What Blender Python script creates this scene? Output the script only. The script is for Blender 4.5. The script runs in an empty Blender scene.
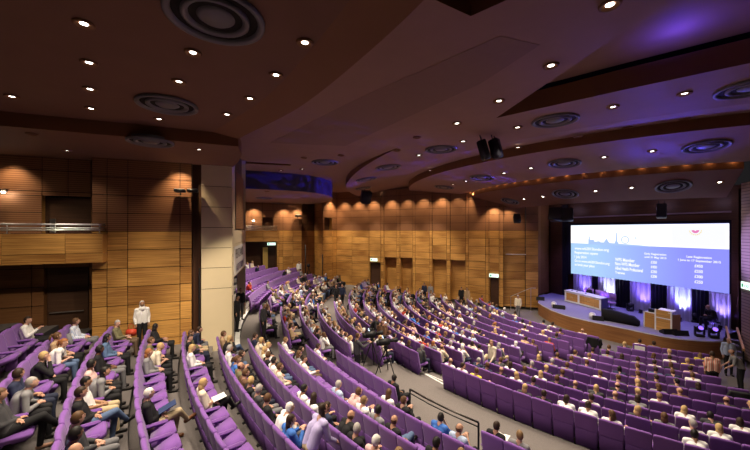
import bpy, bmesh, math, random
from mathutils import Vector, Matrix, Quaternion
from mathutils.bvhtree import BVHTree
random.seed(7)
sc = bpy.context.scene
COL = sc.collection
V = Vector
PI = math.pi
F, HY, VX, CX = 333.0, 230.0, 240.0, 375.0
YAW = math.atan((CX - VX) / F)
SN, CS = math.sin(YAW), math.cos(YAW)
Z0 = 6.55
def proj(x, y, z):
    d = x * SN + y * CS
    r = x * CS - y * SN
    if d < 0.05: return None
    return (CX + F * r / d, HY - F * z / d, d)
def plan(px, py, z):
    """ground point seen at a photo pixel, for a known height relative to the eye"""
    d = -F * z / (py - HY)
    r = (px - CX) / F * d
    return V((d * SN + r * CS, d * CS - r * SN, z))
def along_y(px, Y):
    """x where the sight line of column px meets the plane y = Y"""
    k = (px - CX) / F
    d = Y / (CS - k * SN)
    return d * (SN + k * CS)

# ------------------------------------------------------------------ materials
MATS = {}
def new_mat(name):
    m = bpy.data.materials.new(name); m.use_nodes = True
    nt = m.node_tree
    b = nt.nodes['Principled BSDF']
    return m, nt, b
def lin(c):
    return tuple(((v / 255) / 12.92 if v / 255 <= .04045 else (((v / 255) + .055) / 1.055) ** 2.4) for v in c)
def mat(name, rgb, rough=.6, metal=0, noise=0, nscale=30, bump=0, spec=.3, sheen=0):
    if name in MATS: return MATS[name]
    m, nt, b = new_mat(name)
    b.inputs['Base Color'].default_value = (*rgb, 1)
    b.inputs['Roughness'].default_value = rough
    b.inputs['Metallic'].default_value = metal
    b.inputs['Specular IOR Level'].default_value = spec
    if sheen: b.inputs['Sheen Weight'].default_value = sheen
    if noise or bump:
        tc = nt.nodes.new('ShaderNodeTexCoord')
        n = nt.nodes.new('ShaderNodeTexNoise'); n.inputs['Scale'].default_value = nscale
        n.inputs['Detail'].default_value = 4
        nt.links.new(tc.outputs['Object'], n.inputs['Vector'])
        if noise:
            mx = nt.nodes.new('ShaderNodeMix'); mx.data_type = 'RGBA'
            mx.inputs['A'].default_value = (*[c * (1 - noise) for c in rgb], 1)
            mx.inputs['B'].default_value = (*[min(1, c * (1 + noise)) for c in rgb], 1)
            nt.links.new(n.outputs['Fac'], mx.inputs['Factor'])
            nt.links.new(mx.outputs['Result'], b.inputs['Base Color'])
        if bump:
            bp = nt.nodes.new('ShaderNodeBump'); bp.inputs['Strength'].default_value = bump
            bp.inputs['Distance'].default_value = .01
            nt.links.new(n.outputs['Fac'], bp.inputs['Height'])
            nt.links.new(bp.outputs['Normal'], b.inputs['Normal'])
    MATS[name] = m
    return m
def emit(name, rgb, s):
    if name in MATS: return MATS[name]
    m, nt, b = new_mat(name)
    b.inputs['Base Color'].default_value = (0.02, .02, .02, 1)
    b.inputs['Emission Color'].default_value = (*rgb, 1)
    b.inputs['Emission Strength'].default_value = s
    MATS[name] = m
    return m
def wood(name, c1, c2, su=.35, sv=9, rough=.45, bump=.05):
    """horizontal grain along the panel's own UV"""
    m, nt, b = new_mat(name)
    uv = nt.nodes.new('ShaderNodeUVMap'); uv.uv_map = 'UVMap'
    mp = nt.nodes.new('ShaderNodeMapping'); mp.inputs['Scale'].default_value = (su, sv, 1)
    n = nt.nodes.new('ShaderNodeTexNoise'); n.inputs['Scale'].default_value = 2.2; n.inputs['Detail'].default_value = 6
    n.inputs['Roughness'].default_value = .65
    n2 = nt.nodes.new('ShaderNodeTexNoise'); n2.inputs['Scale'].default_value = .5; n2.inputs['Detail'].default_value = 1
    ad = nt.nodes.new('ShaderNodeMath'); ad.operation = 'MULTIPLY_ADD'; ad.inputs[1].default_value = .6
    cr = nt.nodes.new('ShaderNodeValToRGB')
    cr.color_ramp.elements[0].position = .60; cr.color_ramp.elements[0].color = (*c1, 1)
    cr.color_ramp.elements[1].position = .96; cr.color_ramp.elements[1].color = (*c2, 1)
    L = nt.links.new
    L(uv.outputs['UV'], mp.inputs['Vector']); L(mp.outputs['Vector'], n.inputs['Vector']); L(uv.outputs['UV'], n2.inputs['Vector'])
    L(n2.outputs['Fac'], ad.inputs[0]); L(n.outputs['Fac'], ad.inputs[2]); L(ad.outputs['Value'], cr.inputs['Fac'])
    L(cr.outputs['Color'], b.inputs['Base Color'])
    b.inputs['Roughness'].default_value = rough; b.inputs['Specular IOR Level'].default_value = .3
    MATS[name] = m
    return m
def slat_mat(name, c1, c2, pitch=.075):
    m, nt, b = new_mat(name)
    uv = nt.nodes.new('ShaderNodeUVMap'); uv.uv_map = 'UVMap'
    sp = nt.nodes.new('ShaderNodeSeparateXYZ')
    dv = nt.nodes.new('ShaderNodeMath'); dv.operation = 'DIVIDE'; dv.inputs[1].default_value = pitch
    fr = nt.nodes.new('ShaderNodeMath'); fr.operation = 'FRACT'
    cr = nt.nodes.new('ShaderNodeValToRGB'); cr.color_ramp.interpolation = 'LINEAR'
    e = cr.color_ramp.elements
    e[0].position = 0; e[0].color = (*c1, 1); e[1].position = .3; e[1].color = (*c2, 1)
    x = e.new(.9); x.color = (*c2, 1); x = e.new(1.0); x.color = (*c1, 1)
    L = nt.links.new
    L(uv.outputs['UV'], sp.inputs['Vector']); L(sp.outputs['Y'], dv.inputs[0]); L(dv.outputs['Value'], fr.inputs[0])
    L(fr.outputs['Value'], cr.inputs['Fac']); L(cr.outputs['Color'], b.inputs['Base Color'])
    bp = nt.nodes.new('ShaderNodeBump'); bp.inputs['Strength'].default_value = .5; bp.inputs['Distance'].default_value = .02
    L(cr.outputs['Color'], bp.inputs['Height']); L(bp.outputs['Normal'], b.inputs['Normal'])
    b.inputs['Roughness'].default_value = .55; b.inputs['Specular IOR Level'].default_value = .25
    MATS[name] = m
    return m
WOOD = wood('honey_veneer', (.25, .105, .026), (.70, .38, .105), .22, 13)
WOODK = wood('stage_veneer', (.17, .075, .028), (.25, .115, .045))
SLAT = slat_mat('grooved_brown_panel', (.07, .03, .014), (.27, .125, .058))
SLATP = slat_mat('grooved_stage_panel', (.10, .06, .05), (.36, .25, .19), .16)
DARKW = wood('dark_veneer', (.05, .022, .012), (.10, .045, .022))
GAP = mat('joint_black', (.012, .008, .006), .9)
CREAM = mat('cream_panel', (.68, .57, .38), .5, noise=.04, nscale=3)
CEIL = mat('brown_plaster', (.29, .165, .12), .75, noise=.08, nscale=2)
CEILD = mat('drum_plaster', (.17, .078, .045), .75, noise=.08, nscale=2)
CEILF = mat('fascia_plaster', (.20, .085, .036), .7)
NAVY = mat('navy_fascia', (.055, .045, .10), .6)
CARPET = mat('grey_carpet', (.155, .14, .135), .95, noise=.35, nscale=60, spec=.1)
RISER = mat('dark_riser', (.05, .045, .05), .9)
NOSE = mat('white_nosing', (.8, .8, .78), .5)
STAGEF = mat('stage_carpet', (.22, .21, .32), .7, noise=.1, nscale=8)
PURPLE = mat('purple_upholstery', (.195, .082, .335), .8, noise=.10, nscale=25, sheen=.15, spec=.15)
PURPLE2 = mat('purple_shell', (.14, .060, .245), .75, noise=.06, nscale=20, spec=.2)
BLACK = mat('black_metal', (.012, .012, .014), .5)
BLACKF = mat('black_drape', (.008, .007, .012), .95)
DRAPE = mat('pale_drape', (.42, .42, .50), .8)
STEEL = mat('brushed_steel', (.72, .72, .72), .28, metal=1)
GREYM = mat('grey_vent_metal', (.15, .135, .14), .5, metal=.3)
WHITE = mat('white_laminate', (.82, .82, .80), .4)
LAMP = emit('downlight_glow', (1, .93, .82), 9)
LAMPOFF = mat('unlit_lamp', (.10, .06, .045), .5)
DOORM = wood('door_veneer', (.05, .025, .015), (.09, .045, .025))
LILAC = mat('lilac_chair', (.42, .24, .46), .7)

# ------------------------------------------------------------------ mesh helpers
class MB:
    def __init__(s):
        s.v = []; s.f = []; s.m = []; s.uv = []
    def quad(s, pts, mi=0, uvs=None):
        i = len(s.v); s.v += [tuple(p) for p in pts]
        s.f.append(tuple(range(i, i + len(pts)))); s.m.append(mi)
        s.uv.append(uvs or [(0, 0)] * len(pts))
    def box(s, o, ax, ay, az, mi=0, uo=None):
        """box from corner o along three vectors; UVs in metres on the ax/az plane"""
        o, ax, ay, az = V(o), V(ax), V(ay), V(az)
        P = [o, o + ax, o + ax + ay, o + ay, o + az, o + ax + az, o + ax + ay + az, o + ay + az]
        if ax.cross(ay).dot(az) < 0: fl = [(0,1,2,3),(4,7,6,5),(0,4,5,1),(2,6,7,3),(1,5,6,2),(0,3,7,4)]
        else: fl = [(0,3,2,1),(4,5,6,7),(0,1,5,4),(2,3,7,6),(1,2,6,5),(0,4,7,3)]
        i = len(s.v); s.v += [tuple(p) for p in P]
        lx, ly, lz = ax.length, ay.length, az.length
        uo = uo or (0, 0)
        U = [(0,0),(lx,0),(lx+ly,0),(ly,0),(0,lz),(lx,lz),(lx+ly,lz),(ly,lz)]
        for q in fl:
            s.f.append(tuple(i + k for k in q)); s.m.append(mi)
            s.uv.append([(U[k][0] + uo[0], U[k][1] + uo[1]) for k in q])
    def cbox(s, c, sx, sy, sz, mi=0, rz=0, up=None):
        c = V(c); R = Matrix.Rotation(rz, 3, 'Z')
        ax, ay, az = R @ V((sx, 0, 0)), R @ V((0, sy, 0)), V((0, 0, sz))
        s.box(c - (ax + ay + az) / 2, ax, ay, az, mi)
    def tube(s, pts, r, n=8, mi=0, cap=True):
        pts = [V(p) for p in pts]
        rs = r if isinstance(r, (list, tuple)) else [r] * len(pts)
        base = len(s.v)
        up = V((0, 0, 1))
        for k, p in enumerate(pts):
            t = (pts[min(k + 1, len(pts) - 1)] - pts[max(k - 1, 0)]).normalized()
            a = t.cross(up)
            if a.length < .05: a = t.cross(V((1, 0, 0)))
            a.normalize(); b = t.cross(a)
            for j in range(n):
                w = 2 * PI * j / n
                s.v.append(tuple(p + (a * math.cos(w) + b * math.sin(w)) * rs[k]))
        for k in range(len(pts) - 1):
            for j in range(n):
                s.f.append((base + k*n + j, base + k*n + (j+1) % n, base + (k+1)*n + (j+1) % n, base + (k+1)*n + j))
                s.m.append(mi); s.uv.append([(0, 0)] * 4)
        if cap:
            s.f.append(tuple(base + j for j in range(n))[::-1]); s.m.append(mi); s.uv.append([(0, 0)] * n)
            e = base + (len(pts) - 1) * n
            s.f.append(tuple(e + j for j in range(n))); s.m.append(mi); s.uv.append([(0, 0)] * n)
    def lathe(s, c, prof, n=24, mi=0, axis=None, cap=False):
        """prof: (radius, height) pairs around c along axis"""
        c = V(c); ax = V(axis or (0, 0, 1)).normalized()
        a = ax.cross(V((1, 0, 0)));
        if a.length < .1: a = ax.cross(V((0, 1, 0)))
        a.normalize(); b = ax.cross(a)
        base = len(s.v)
        for (r, h) in prof:
            for j in range(n):
                w = 2 * PI * j / n
                s.v.append(tuple(c + ax * h + (a * math.cos(w) + b * math.sin(w)) * r))
        for k in range(len(prof) - 1):
            for j in range(n):
                s.f.append((base + k*n + j, base + k*n + (j+1) % n, base + (k+1)*n + (j+1) % n, base + (k+1)*n + j))
                s.m.append(mi); s.uv.append([(0, 0)] * 4)
        if cap:
            for k in (0, len(prof) - 1):
                s.f.append(tuple(base + k*n + j for j in range(n))); s.m.append(mi); s.uv.append([(0, 0)] * n)
    def sphere(s, c, rx, ry, rz, n=12, mi=0, M=None):
        c = V(c); base = len(s.v); k = n // 2
        for i in range(k + 1):
            th = PI * i / k
            for j in range(n):
                w = 2 * PI * j / n
                p = V((rx * math.sin(th) * math.cos(w), ry * math.sin(th) * math.sin(w), rz * math.cos(th)))
                if M: p = M @ p
                s.v.append(tuple(c + p))
        for i in range(k):
            for j in range(n):
                q = (base + i*n + j, base + (i+1)*n + j, base + (i+1)*n + (j+1) % n, base + i*n + (j+1) % n)
                s.f.append(q); s.m.append(mi); s.uv.append([(0, 0)] * 4)
    def mesh(s, name, mats, smooth=False, weld=False):
        me = bpy.data.meshes.new(name)
        me.from_pydata(s.v, [], s.f)
        for m in mats: me.materials.append(m)
        me.polygons.foreach_set('material_index', s.m)
        uvl = me.uv_layers.new(name='UVMap')
        flat = [c for f in s.uv for p in f for c in p]
        uvl.data.foreach_set('uv', flat)
        if smooth: me.polygons.foreach_set('use_smooth', [True] * len(s.f))
        me.update(); me.validate()
        if weld or smooth:
            bm = bmesh.new(); bm.from_mesh(me)
            bmesh.ops.remove_doubles(bm, verts=bm.verts, dist=1e-5)
            bmesh.ops.recalc_face_normals(bm, faces=bm.faces)
            bm.to_mesh(me); bm.free()
        return me
    def build(s, name, mats, parent=None, smooth=False, weld=False, loc=None):
        if not isinstance(mats, (list, tuple)): mats = [mats]
        o = bpy.data.objects.new(name, s.mesh(name, mats, smooth, weld))
        COL.objects.link(o)
        if parent: o.parent = parent
        if loc is not None: o.location = loc
        return o
def tag(o, label=None, cat=None, group=None, kind=None):
    if label: o['label'] = label
    if cat: o['category'] = cat
    if group: o['group'] = group
    if kind: o['kind'] = kind
    return o
def empty(name, loc, rz=0):
    o = bpy.data.objects.new(name, None); COL.objects.link(o)
    o.location = loc; o.rotation_euler = (0, 0, rz); o.empty_display_size = .2
    return o
def struct(o): o['kind'] = 'structure'; return o
def bevel_mesh(me, w, seg=2, ang=.6):
    bm = bmesh.new(); bm.from_mesh(me)
    bmesh.ops.remove_doubles(bm, verts=bm.verts, dist=1e-5)
    ed = [e for e in bm.edges if len(e.link_faces) == 2 and e.calc_face_angle(0) > ang]
    bmesh.ops.bevel(bm, geom=ed, offset=w, segments=seg, affect='EDGES', clamp_overlap=True)
    bmesh.ops.recalc_face_normals(bm, faces=bm.faces)
    for f in bm.faces: f.smooth = True
    bm.to_mesh(me); bm.free(); me.update()
    return me
ORD = ['zeroth', 'first', 'second', 'third', 'fourth', 'fifth', 'sixth', 'seventh', 'eighth', 'ninth', 'tenth', 'eleventh', 'twelfth', 'thirteenth',
       'fourteenth', 'fifteenth', 'sixteenth', 'seventeenth', 'eighteenth', 'nineteenth', 'twentieth']
def ordinal(n):
    if n <= 20: return ORD[n]
    t = {2: 'twenty', 3: 'thirty', 4: 'forty', 5: 'fifty', 6: 'sixty'}[n // 10]
    return t + ('-' + ORD[n % 10] if n % 10 else ['', '', 'tieth'][0] or '') if n % 10 else t[:-1] + 'ieth'

# ------------------------------------------------------------------ plan of the hall
C = V((28.3, 16.1, 0))
def lerp_tab(t, x):
    for (a, fa), (b, fb) in zip(t, t[1:]):
        if (a - x) * (b - x) <= 0: return fa + (fb - fa) * (x - a) / (b - a)
    return t[0][1] if abs(x - t[0][0]) < abs(x - t[-1][0]) else t[-1][1]
HTAB = [(40, 1.55), (34.4, 2.72), (25, 4.70), (22.1, 4.90), (19.95, 5.20), (18.94, 5.33), (16.8, 5.46), (14.5, 5.56), (11, 5.60)]
def hh(R): return lerp_tab(HTAB, R)
SEATH = 1.04
WY = 14.8                      # plane of the partition wall at the left
PITCH = .55
def pol(R, y):                 # point on ring R at world y
    dy = y - C.y
    return V((C.x - math.sqrt(max(R * R - dy * dy, .01)), y, 0))
DR = [34.4 - 1.045 * i for i in range(10)]
MRW = [22.1 - 1.04 * j for j in range(11)]
KR = [27.4, 26.35, 25.3, 24.2, 23.1]
def far_wall_x(y):             # far fan wall: from (9.6,34.6) to (19.5,22.9)
    return 9.6 + (34.6 - y) * (19.5 - 9.6) / (34.6 - 22.9)
# each block: (zone, row name, R, y from, y to, end phrase)
BL = []
yend = [13.0, 13.3, 13.5, 13.5, 13.6, 13.3, 13.4, 13.2, 13.2, 12.8]
for i, R in enumerate(DR):
    rn = '%s row above the cross aisle' % ORD[10 - i]
    if i == 9:
        BL.append(('D%d' % i, rn, R, 12.8, 8.95, 'wall end'))
        BL.append(('E%d' % i, 'front row beyond the black handrail', R, 6.35, 1.0, 'handrail'))
    else:
        BL.append(('D%d' % i, rn, R, yend[i], 1.0, 'wall end'))
kr = [16.5, 15.1, 14.0, 13.4, 12.8]
kl = [19.6, 20.2, 21.1, 21.8, 22.2]
for i, R in enumerate(KR):
    BL.append(('K%d' % i, '%s row of the middle block' % ORD[i + 1], R, kr[i], kl[i], 'near aisle end'))
for j, R in enumerate(MRW):
    BL.append(('K%d' % (5 + j), '%s row of the middle block' % ORD[j + 6], R, 11.75, 22.4, 'near aisle end'))
    BL.append(('M%d' % j, '%s row below the cross aisle' % ORD[j + 1], R, 10.5, 0.6, 'stepped aisle'))
    BL.append(('L%d' % j, '%s row of the far block' % ORD[j + 1], R, 23.6, 36, 'middle aisle'))
for i, R in enumerate([29.35, 28.3, 27.2, 26.1, 25.0]):
    BL.append(('F%d' % i, '%s row of the far side block' % ORD[i + 1], R, 21.4, 34.2, 'passage end'))
for i, R in enumerate([33.4, 32.4, 31.4, 30.4]):
    BL.append(('F%d' % (i + 5), '%s row under the far balcony' % ORD[i + 1], R, 21.4, 33.6, 'passage end'))
SEATS = []
for zone, rn, R, y0, y1, endn in BL:
    a0 = math.asin(max(-1, min(1, (y0 - C.y) / R))); sgn = 1 if y1 > y0 else -1
    k = 0
    while True:
        a = a0 + sgn * (k + .5) * PITCH / R
        if abs(a) > 1.15: break
        p = V((C.x - R * math.cos(a), C.y + R * math.sin(a), -(hh(R) + SEATH)))
        if (p.y - y1) * sgn > 0: break
        k += 1
        if zone[0] == 'M' and p.y < 5.7 + .694 * (p.x - 15.8): break
        if zone[0] == 'L':
            n = V((34.6 - 22.9, 19.5 - 9.6)).normalized()
            if (p.x - 9.6) * n.x + (p.y - 34.6) * n.y > -1.5: break
        if zone[0] in 'FL' and p.x > 5.6 and p.y > 32.2: break
        if zone[0] == 'F' and p.x > far_wall_x(p.y) - 2: break
        q = proj(p.x, p.y, p.z + SEATH)
        if q is None or q[2] < 1.5: continue
        if not (-25 < q[0] < 785 and q[1] < 485): continue
        if zone[0] == 'F' and q[0] < 236: continue
        SEATS.append(dict(zone=zone, rn=rn, R=R, a=a, p=p, k=k, endn=endn, px=q[0], py=q[1], d=q[2], occ=None))
def seat_rot(s):               # local +y looks at the centre of the rings
    return -PI / 2 - s['a']
def head_px(s):
    f = V((math.cos(s['a']), -math.sin(s['a']), 0))
    h = s['p'] + f * .13
    return proj(h.x, h.y, s['p'].z + (1.11 if s['zone'][0] == 'M' else 1.13))

# ------------------------------------------------------------------ floor: terraces
edges = []
rows_R = DR[:]                                   # a terrace per row, its riser behind the row in front
def terrace_profile(Rs):
    out = []
    for R in Rs: out.append((R, -(hh(R) + SEATH)))
    return out
tp = [(R, -(hh(R) + SEATH)) for R in [38.6, 37.5, 36.5, 35.45] + DR] + [(R, -(hh(R) + SEATH)) for R in MRW]
mb = MB()
A0, A1, NA = -1.25, 1.2, 96
def ring_pt(R, a, z): return (C.x - R * math.cos(a), C.y + R * math.sin(a), z)
for i, (R, z) in enumerate(tp):
    ro = R + .17
    nxt = tp[i + 1] if i + 1 < len(tp) else (7.0 - .17, z)
    ri = nxt[0] + .17
    zn = nxt[1]
    for k in range(NA):
        a, b = A0 + (A1 - A0) * k / NA, A0 + (A1 - A0) * (k + 1) / NA
        mb.quad([ring_pt(ro, a, z), ring_pt(ri, a, z), ring_pt(ri, b, z), ring_pt(ro, b, z)], 0)
        mb.quad([ring_pt(ri, a, z), ring_pt(ri, a, zn), ring_pt(ri, b, zn), ring_pt(ri, b, z)], 1)
struct(mb.build('floor', [CARPET, RISER]))
FLOORZ = tp[-1][1]
mb = MB(); zz = FLOORZ - .03
mb.quad([(-14, -8, zz), (34, -8, zz), (34, 44, zz), (-14, 44, zz)], 0)
struct(mb.build('floor_base', [CARPET]))
def floor_at(x, y):
    R = math.hypot(x - C.x, y - C.y); z = tp[0][1]
    for (r, zz_) in tp:
        if R <= r + .17: z = zz_
    return z
# white nosings
def strip(name, pts, w, lab):
    mb = MB()
    for a, b in zip(pts, pts[1:]):
        a, b = V(a), V(b); t = (b - a).normalized(); n = V((-t.y, t.x, 0)) * w / 2
        za = max(floor_at(a.x, a.y), floor_at(b.x, b.y)) if len(a) else 0
        mb.box(V((a.x, a.y, za + .002)) - n - t * .01, (b - a) + t * .02, n * 2, (0, 0, .012))
    o = mb.build(name, NOSE); tag(o, lab, 'step edge'); return o
def px_line(pxs, z): return [plan(x, y, z) * V((1, 1, 1)).length / 3 ** .5 if 0 else plan(x, y, z) for x, y in pxs]
def flat(pts): return [V((p.x, p.y, 0)) for p in pts]
def on_floor(px, py):
    z = -5.6
    for _ in range(14):
        p = plan(px, py, z); z = .4 * z + .6 * floor_at(p.x, p.y)
    return V((p.x, p.y, 0))
def dense(pts, n=5):
    out = []
    for p, q in zip(pts, pts[1:]): out += [p.lerp(q, k / n) for k in range(n)]
    return out + [pts[-1]]
for pts, w_, lb in (([(379.8, 365.4), (405, 364.2), (425, 374), (446.5, 385.9)], .07, 'long white step edge strip at the head of the stepped aisle'),
        ([(417, 370), (444, 381.5)], .06, 'short white step edge strip just below the long one'), ([(432.5, 366.5), (443, 373)], .06, 'shortest white step edge strip, third down the stepped aisle'),
        ([(264.7, 333.7), (269, 344)], .07, 'small white step strip beside the standing man in grey suit')):
    strip('floor_nosing', dense([on_floor(*q) for q in pts]), w_, lb)

strip('floor_nosing', [pol(28.41, 15.1 + .5 * k) for k in range(23)], .2, 'curved white floor edge strip sweeping past the cream pier')
# ------------------------------------------------------------------ walls
def wall(name, P0, P1, zb, zt, cuts, opens=(), mats=None, split=-.05, ph=.68, flip=False, topmat=1, thick=.05, upper_ph=None):
    """panelled wall from P0 to P1 (room on the left of the direction unless flip). cuts: joint positions in metres along it;
    opens: (u0,u1,z_low,z_top,depth)"""
    P0, P1 = V((*P0, 0)), V((*P1, 0)); L = (P1 - P0).length; t = (P1 - P0) / L
    n = V((-t.y, t.x, 0)) * (-1 if flip else 1)
    us = sorted(set([0, L] + [c for c in cuts if .02 < c < L - .02] + [round(u, 4) for o in opens for u in o[:2] if 0 < u < L]))
    zs = [zb, zt] + [o[k] for o in opens for k in (2, 3) if zb < o[k] < zt]
    z = split
    while z > zb + .1: zs.append(z); z -= ph
    z = split + (upper_ph or ph)
    while z < zt - .1: zs.append(z); z += (upper_ph or ph)
    zs = sorted(set(round(z, 4) for z in zs))
    z2 = [zs[0]]
    for z in zs[1:]:
        if z - z2[-1] > .06: z2.append(z)
    zs = z2
    mb = MB(); rnd = random.Random(hash(name) % 1000 if 0 else len(name) * 7 + int(L * 10))
    g = .012
    for u0, u1 in zip(us, us[1:]):
        if u1 - u0 < .03: continue
        for za, zc in zip(zs, zs[1:]):
            um, zm = (u0 + u1) / 2, (za + zc) / 2
            op = next((o for o in opens if o[0] - .01 <= um <= o[1] + .01 and o[2] <= zm <= o[3]), None)
            if op:
                dp = op[4]
                q = lambda u, z, d: P0 + t * u - n * d + V((0, 0, z))
                mb.quad([q(u0, za, dp), q(u1, za, dp), q(u1, zc, dp), q(u0, zc, dp)], 3, [(u0, za), (u1, za), (u1, zc), (u0, zc)])
                if abs(u0 - op[0]) < .02: mb.quad([q(u0, za, 0), q(u0, za, dp), q(u0, zc, dp), q(u0, zc, 0)], 0, [(0, za), (dp, za), (dp, zc), (0, zc)])
                if abs(u1 - op[1]) < .02: mb.quad([q(u1, za, dp), q(u1, za, 0), q(u1, zc, 0), q(u1, zc, dp)], 0, [(0, za), (dp, za), (dp, zc), (0, zc)])
                if abs(zc - op[3]) < .07: mb.quad([q(u0, zc, 0), q(u0, zc, dp), q(u1, zc, dp), q(u1, zc, 0)], 2)
            else:
                mi = 0 if zm < split else topmat
                uo = (rnd.random() * 40, rnd.random() * 40 if mi == 0 else za)
                mb.box(P0 + t * (u0 + g) - n * thick + V((0, 0, za + g)), t * (u1 - u0 - 2 * g), n * thick, V((0, 0, zc - za - 2 * g)), mi, uo)
                q = lambda u, z: P0 + t * u - n * (thick * .7) + V((0, 0, z))
                mb.quad([q(u0, za), q(u1, za), q(u1, zc), q(u0, zc)], 2)
    return struct(mb.build(name, mats or [WOOD, SLAT, GAP, DARKW]))
X2 = lambda px, Y=WY: along_y(px, Y)
xe = -4.9                                     # edge of the recess under the balcony
u = lambda px: X2(px) - xe
wall('wall_left', (xe, WY), (-1.75, WY), -5.6, 2.6, [u(107), u(127.7), u(180)], flip=True, upper_ph=.66)
# recess under / behind the balcony
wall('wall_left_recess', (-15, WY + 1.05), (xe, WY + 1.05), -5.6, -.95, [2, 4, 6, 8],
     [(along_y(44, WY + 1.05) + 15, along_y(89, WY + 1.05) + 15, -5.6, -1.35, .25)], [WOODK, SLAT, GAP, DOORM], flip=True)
wall('wall_left_upper', (-15, WY + .62), (xe, WY + .62), -.95, 2.6, [2.0, 5.0, along_y(42, WY + .62) + 15, along_y(68, WY + .62) + 15], 
     [(along_y(42, WY + .62) + 15, along_y(91, WY + .62) + 15, -.95, 1.22, .22)], [WOOD, SLAT, GAP, DOORM], split=-.9, flip=True, upper_ph=.76)
mb = MB()
mb.quad([(xe, WY, -5.6), (xe, WY + 1.05, -5.6), (xe, WY + 1.05, 2.6), (xe, WY, 2.6)], 0)
mb.quad([(-1.75, WY, -5.6), (-1.75, WY + .35, -5.6), (-1.75, WY + .35, 4), (-1.75, WY, 4)], 1)
mb.quad([(-1.75, WY + .3, -5.6), (-1.4, WY + .3, -5.6), (-1.4, WY + .3, 4), (-1.75, WY + .3, 4)], 1)
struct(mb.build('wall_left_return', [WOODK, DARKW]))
# upper door in the recess (leaf with frame and lever)
dr = along_y(47, WY + .62), along_y(90, WY + .62)
mb = MB(); mb.box((dr[0], WY + .74, -.9), (dr[1] - dr[0], 0, 0), (0, .05, 0), (0, 0, 2.08))
d1 = struct(mb.build('door_1', DOORM))
mb = MB(); mb.box((dr[0] + .04, WY + .70, -.1), (.16, 0, 0), (0, .04, 0), (0, 0, .5)); mb.build('push_plate', STEEL, d1)
d2x = along_y(46, WY + 1.05), along_y(87, WY + 1.05)
mb = MB()
mb.box((d2x[0], WY + 1.14, -5.3), (d2x[1] - d2x[0], 0, 0), (0, .05, 0), (0, 0, 3.9))
d2 = struct(mb.build('door_2', DOORM))
mb = MB(); mb.tube([(d2x[0] + .1, WY + 1.05, -3.05), (d2x[1] - .1, WY + 1.05, -3.05)], .022); mb.build('push_bar', STEEL, d2)

# cream pier with the passage header behind it
SL = .103
sxp = lambda y: along_y(232, WY) + SL * (y - WY)
pxl, pxr = X2(201), X2(232)
mb = MB()
zc = [-5.6, -2.35, -1.52, -.72, .1, .92, 1.75, 2.6, 4.0]
for a, b in zip(zc, zc[1:]):
    mb.box((pxl + .01, WY, a + .01), (pxr - pxl - .02, 0, 0), (0, .06, 0), (0, 0, b - a - .02), 0)
    mb.box((pxr - .05, WY + .02, a + .01), (.05, 0, 0), (.055, .55, 0), (0, 0, b - a - .02), 0)
mb.box((pxl + .03, WY + .03, -5.6), (pxr - pxl - .06, 0, 0), (0, .55, 0), (0, 0, 9.6), 1)
struct(mb.build('column_pier', [CREAM, GAP]))
mb = MB()
for a, b in [(-2.05, -1.35), (-1.35, -.62), (-.62, .0), (.0, 4.0)]:
    y0, y1 = (WY + .6, 20.6) if b <= .01 else (WY + .6, 15.9)
    mb.box((sxp(y0) - .08, y0, a + .008), (.06, 0, 0), (SL * (y1 - y0), y1 - y0, 0), (0, 0, b - a - .016), 0)
mb.box((pxr - .24, WY + .6, -2.05), (.1, 0, 0), (SL * 5.2, 5.2, 0), (0, 0, 6.05), 1)
struct(mb.build('wall_passage_header', [CREAM, DARKW]))
mb = MB()
for a, b in zip(zc, zc[1:]):
    mb.box((sxp(20.6) - .45, 20.6, a + .01), (.45, 0, 0), (0, .5, 0), (0, 0, b - a - .02), 0)
struct(mb.build('column_passage_end', [CREAM]))
mb = MB()
N = 8
for k in range(N):                             # curved veneer insert high on the header
    y0, y1 = 16.1 + 3.4 * k / N, 16.1 + 3.4 * (k + 1) / N
    x0, x1 = sxp(y0) + .1 * math.sin(PI * k / N), sxp(y1) + .1 * math.sin(PI * (k + 1) / N)
    mb.quad([(x0, y0, .05), (x1, y1, .05), (x1, y1, 2.6), (x0, y0, 2.6)], 0, [(y0, .05), (y1, .05), (y1, 2.6), (y0, 2.6)])
struct(mb.build('wall_passage_insert', [SLAT]))
mb = MB()
for k in range(6): mb.cbox((pxr + .015, WY + .25, -3.9 + .0 * k + [0, .0, 2.5, 2.85, 3.7, 4.05][k]), .03, .05, .12 if k > 1 else 2.4)
mb.tube([(pxl - .05, WY - .05, -5.5), (pxl - .05, WY - .05, -1.5)], .03)
o = mb.build('trim_pier_hinges', BLACK); struct(o)
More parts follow.
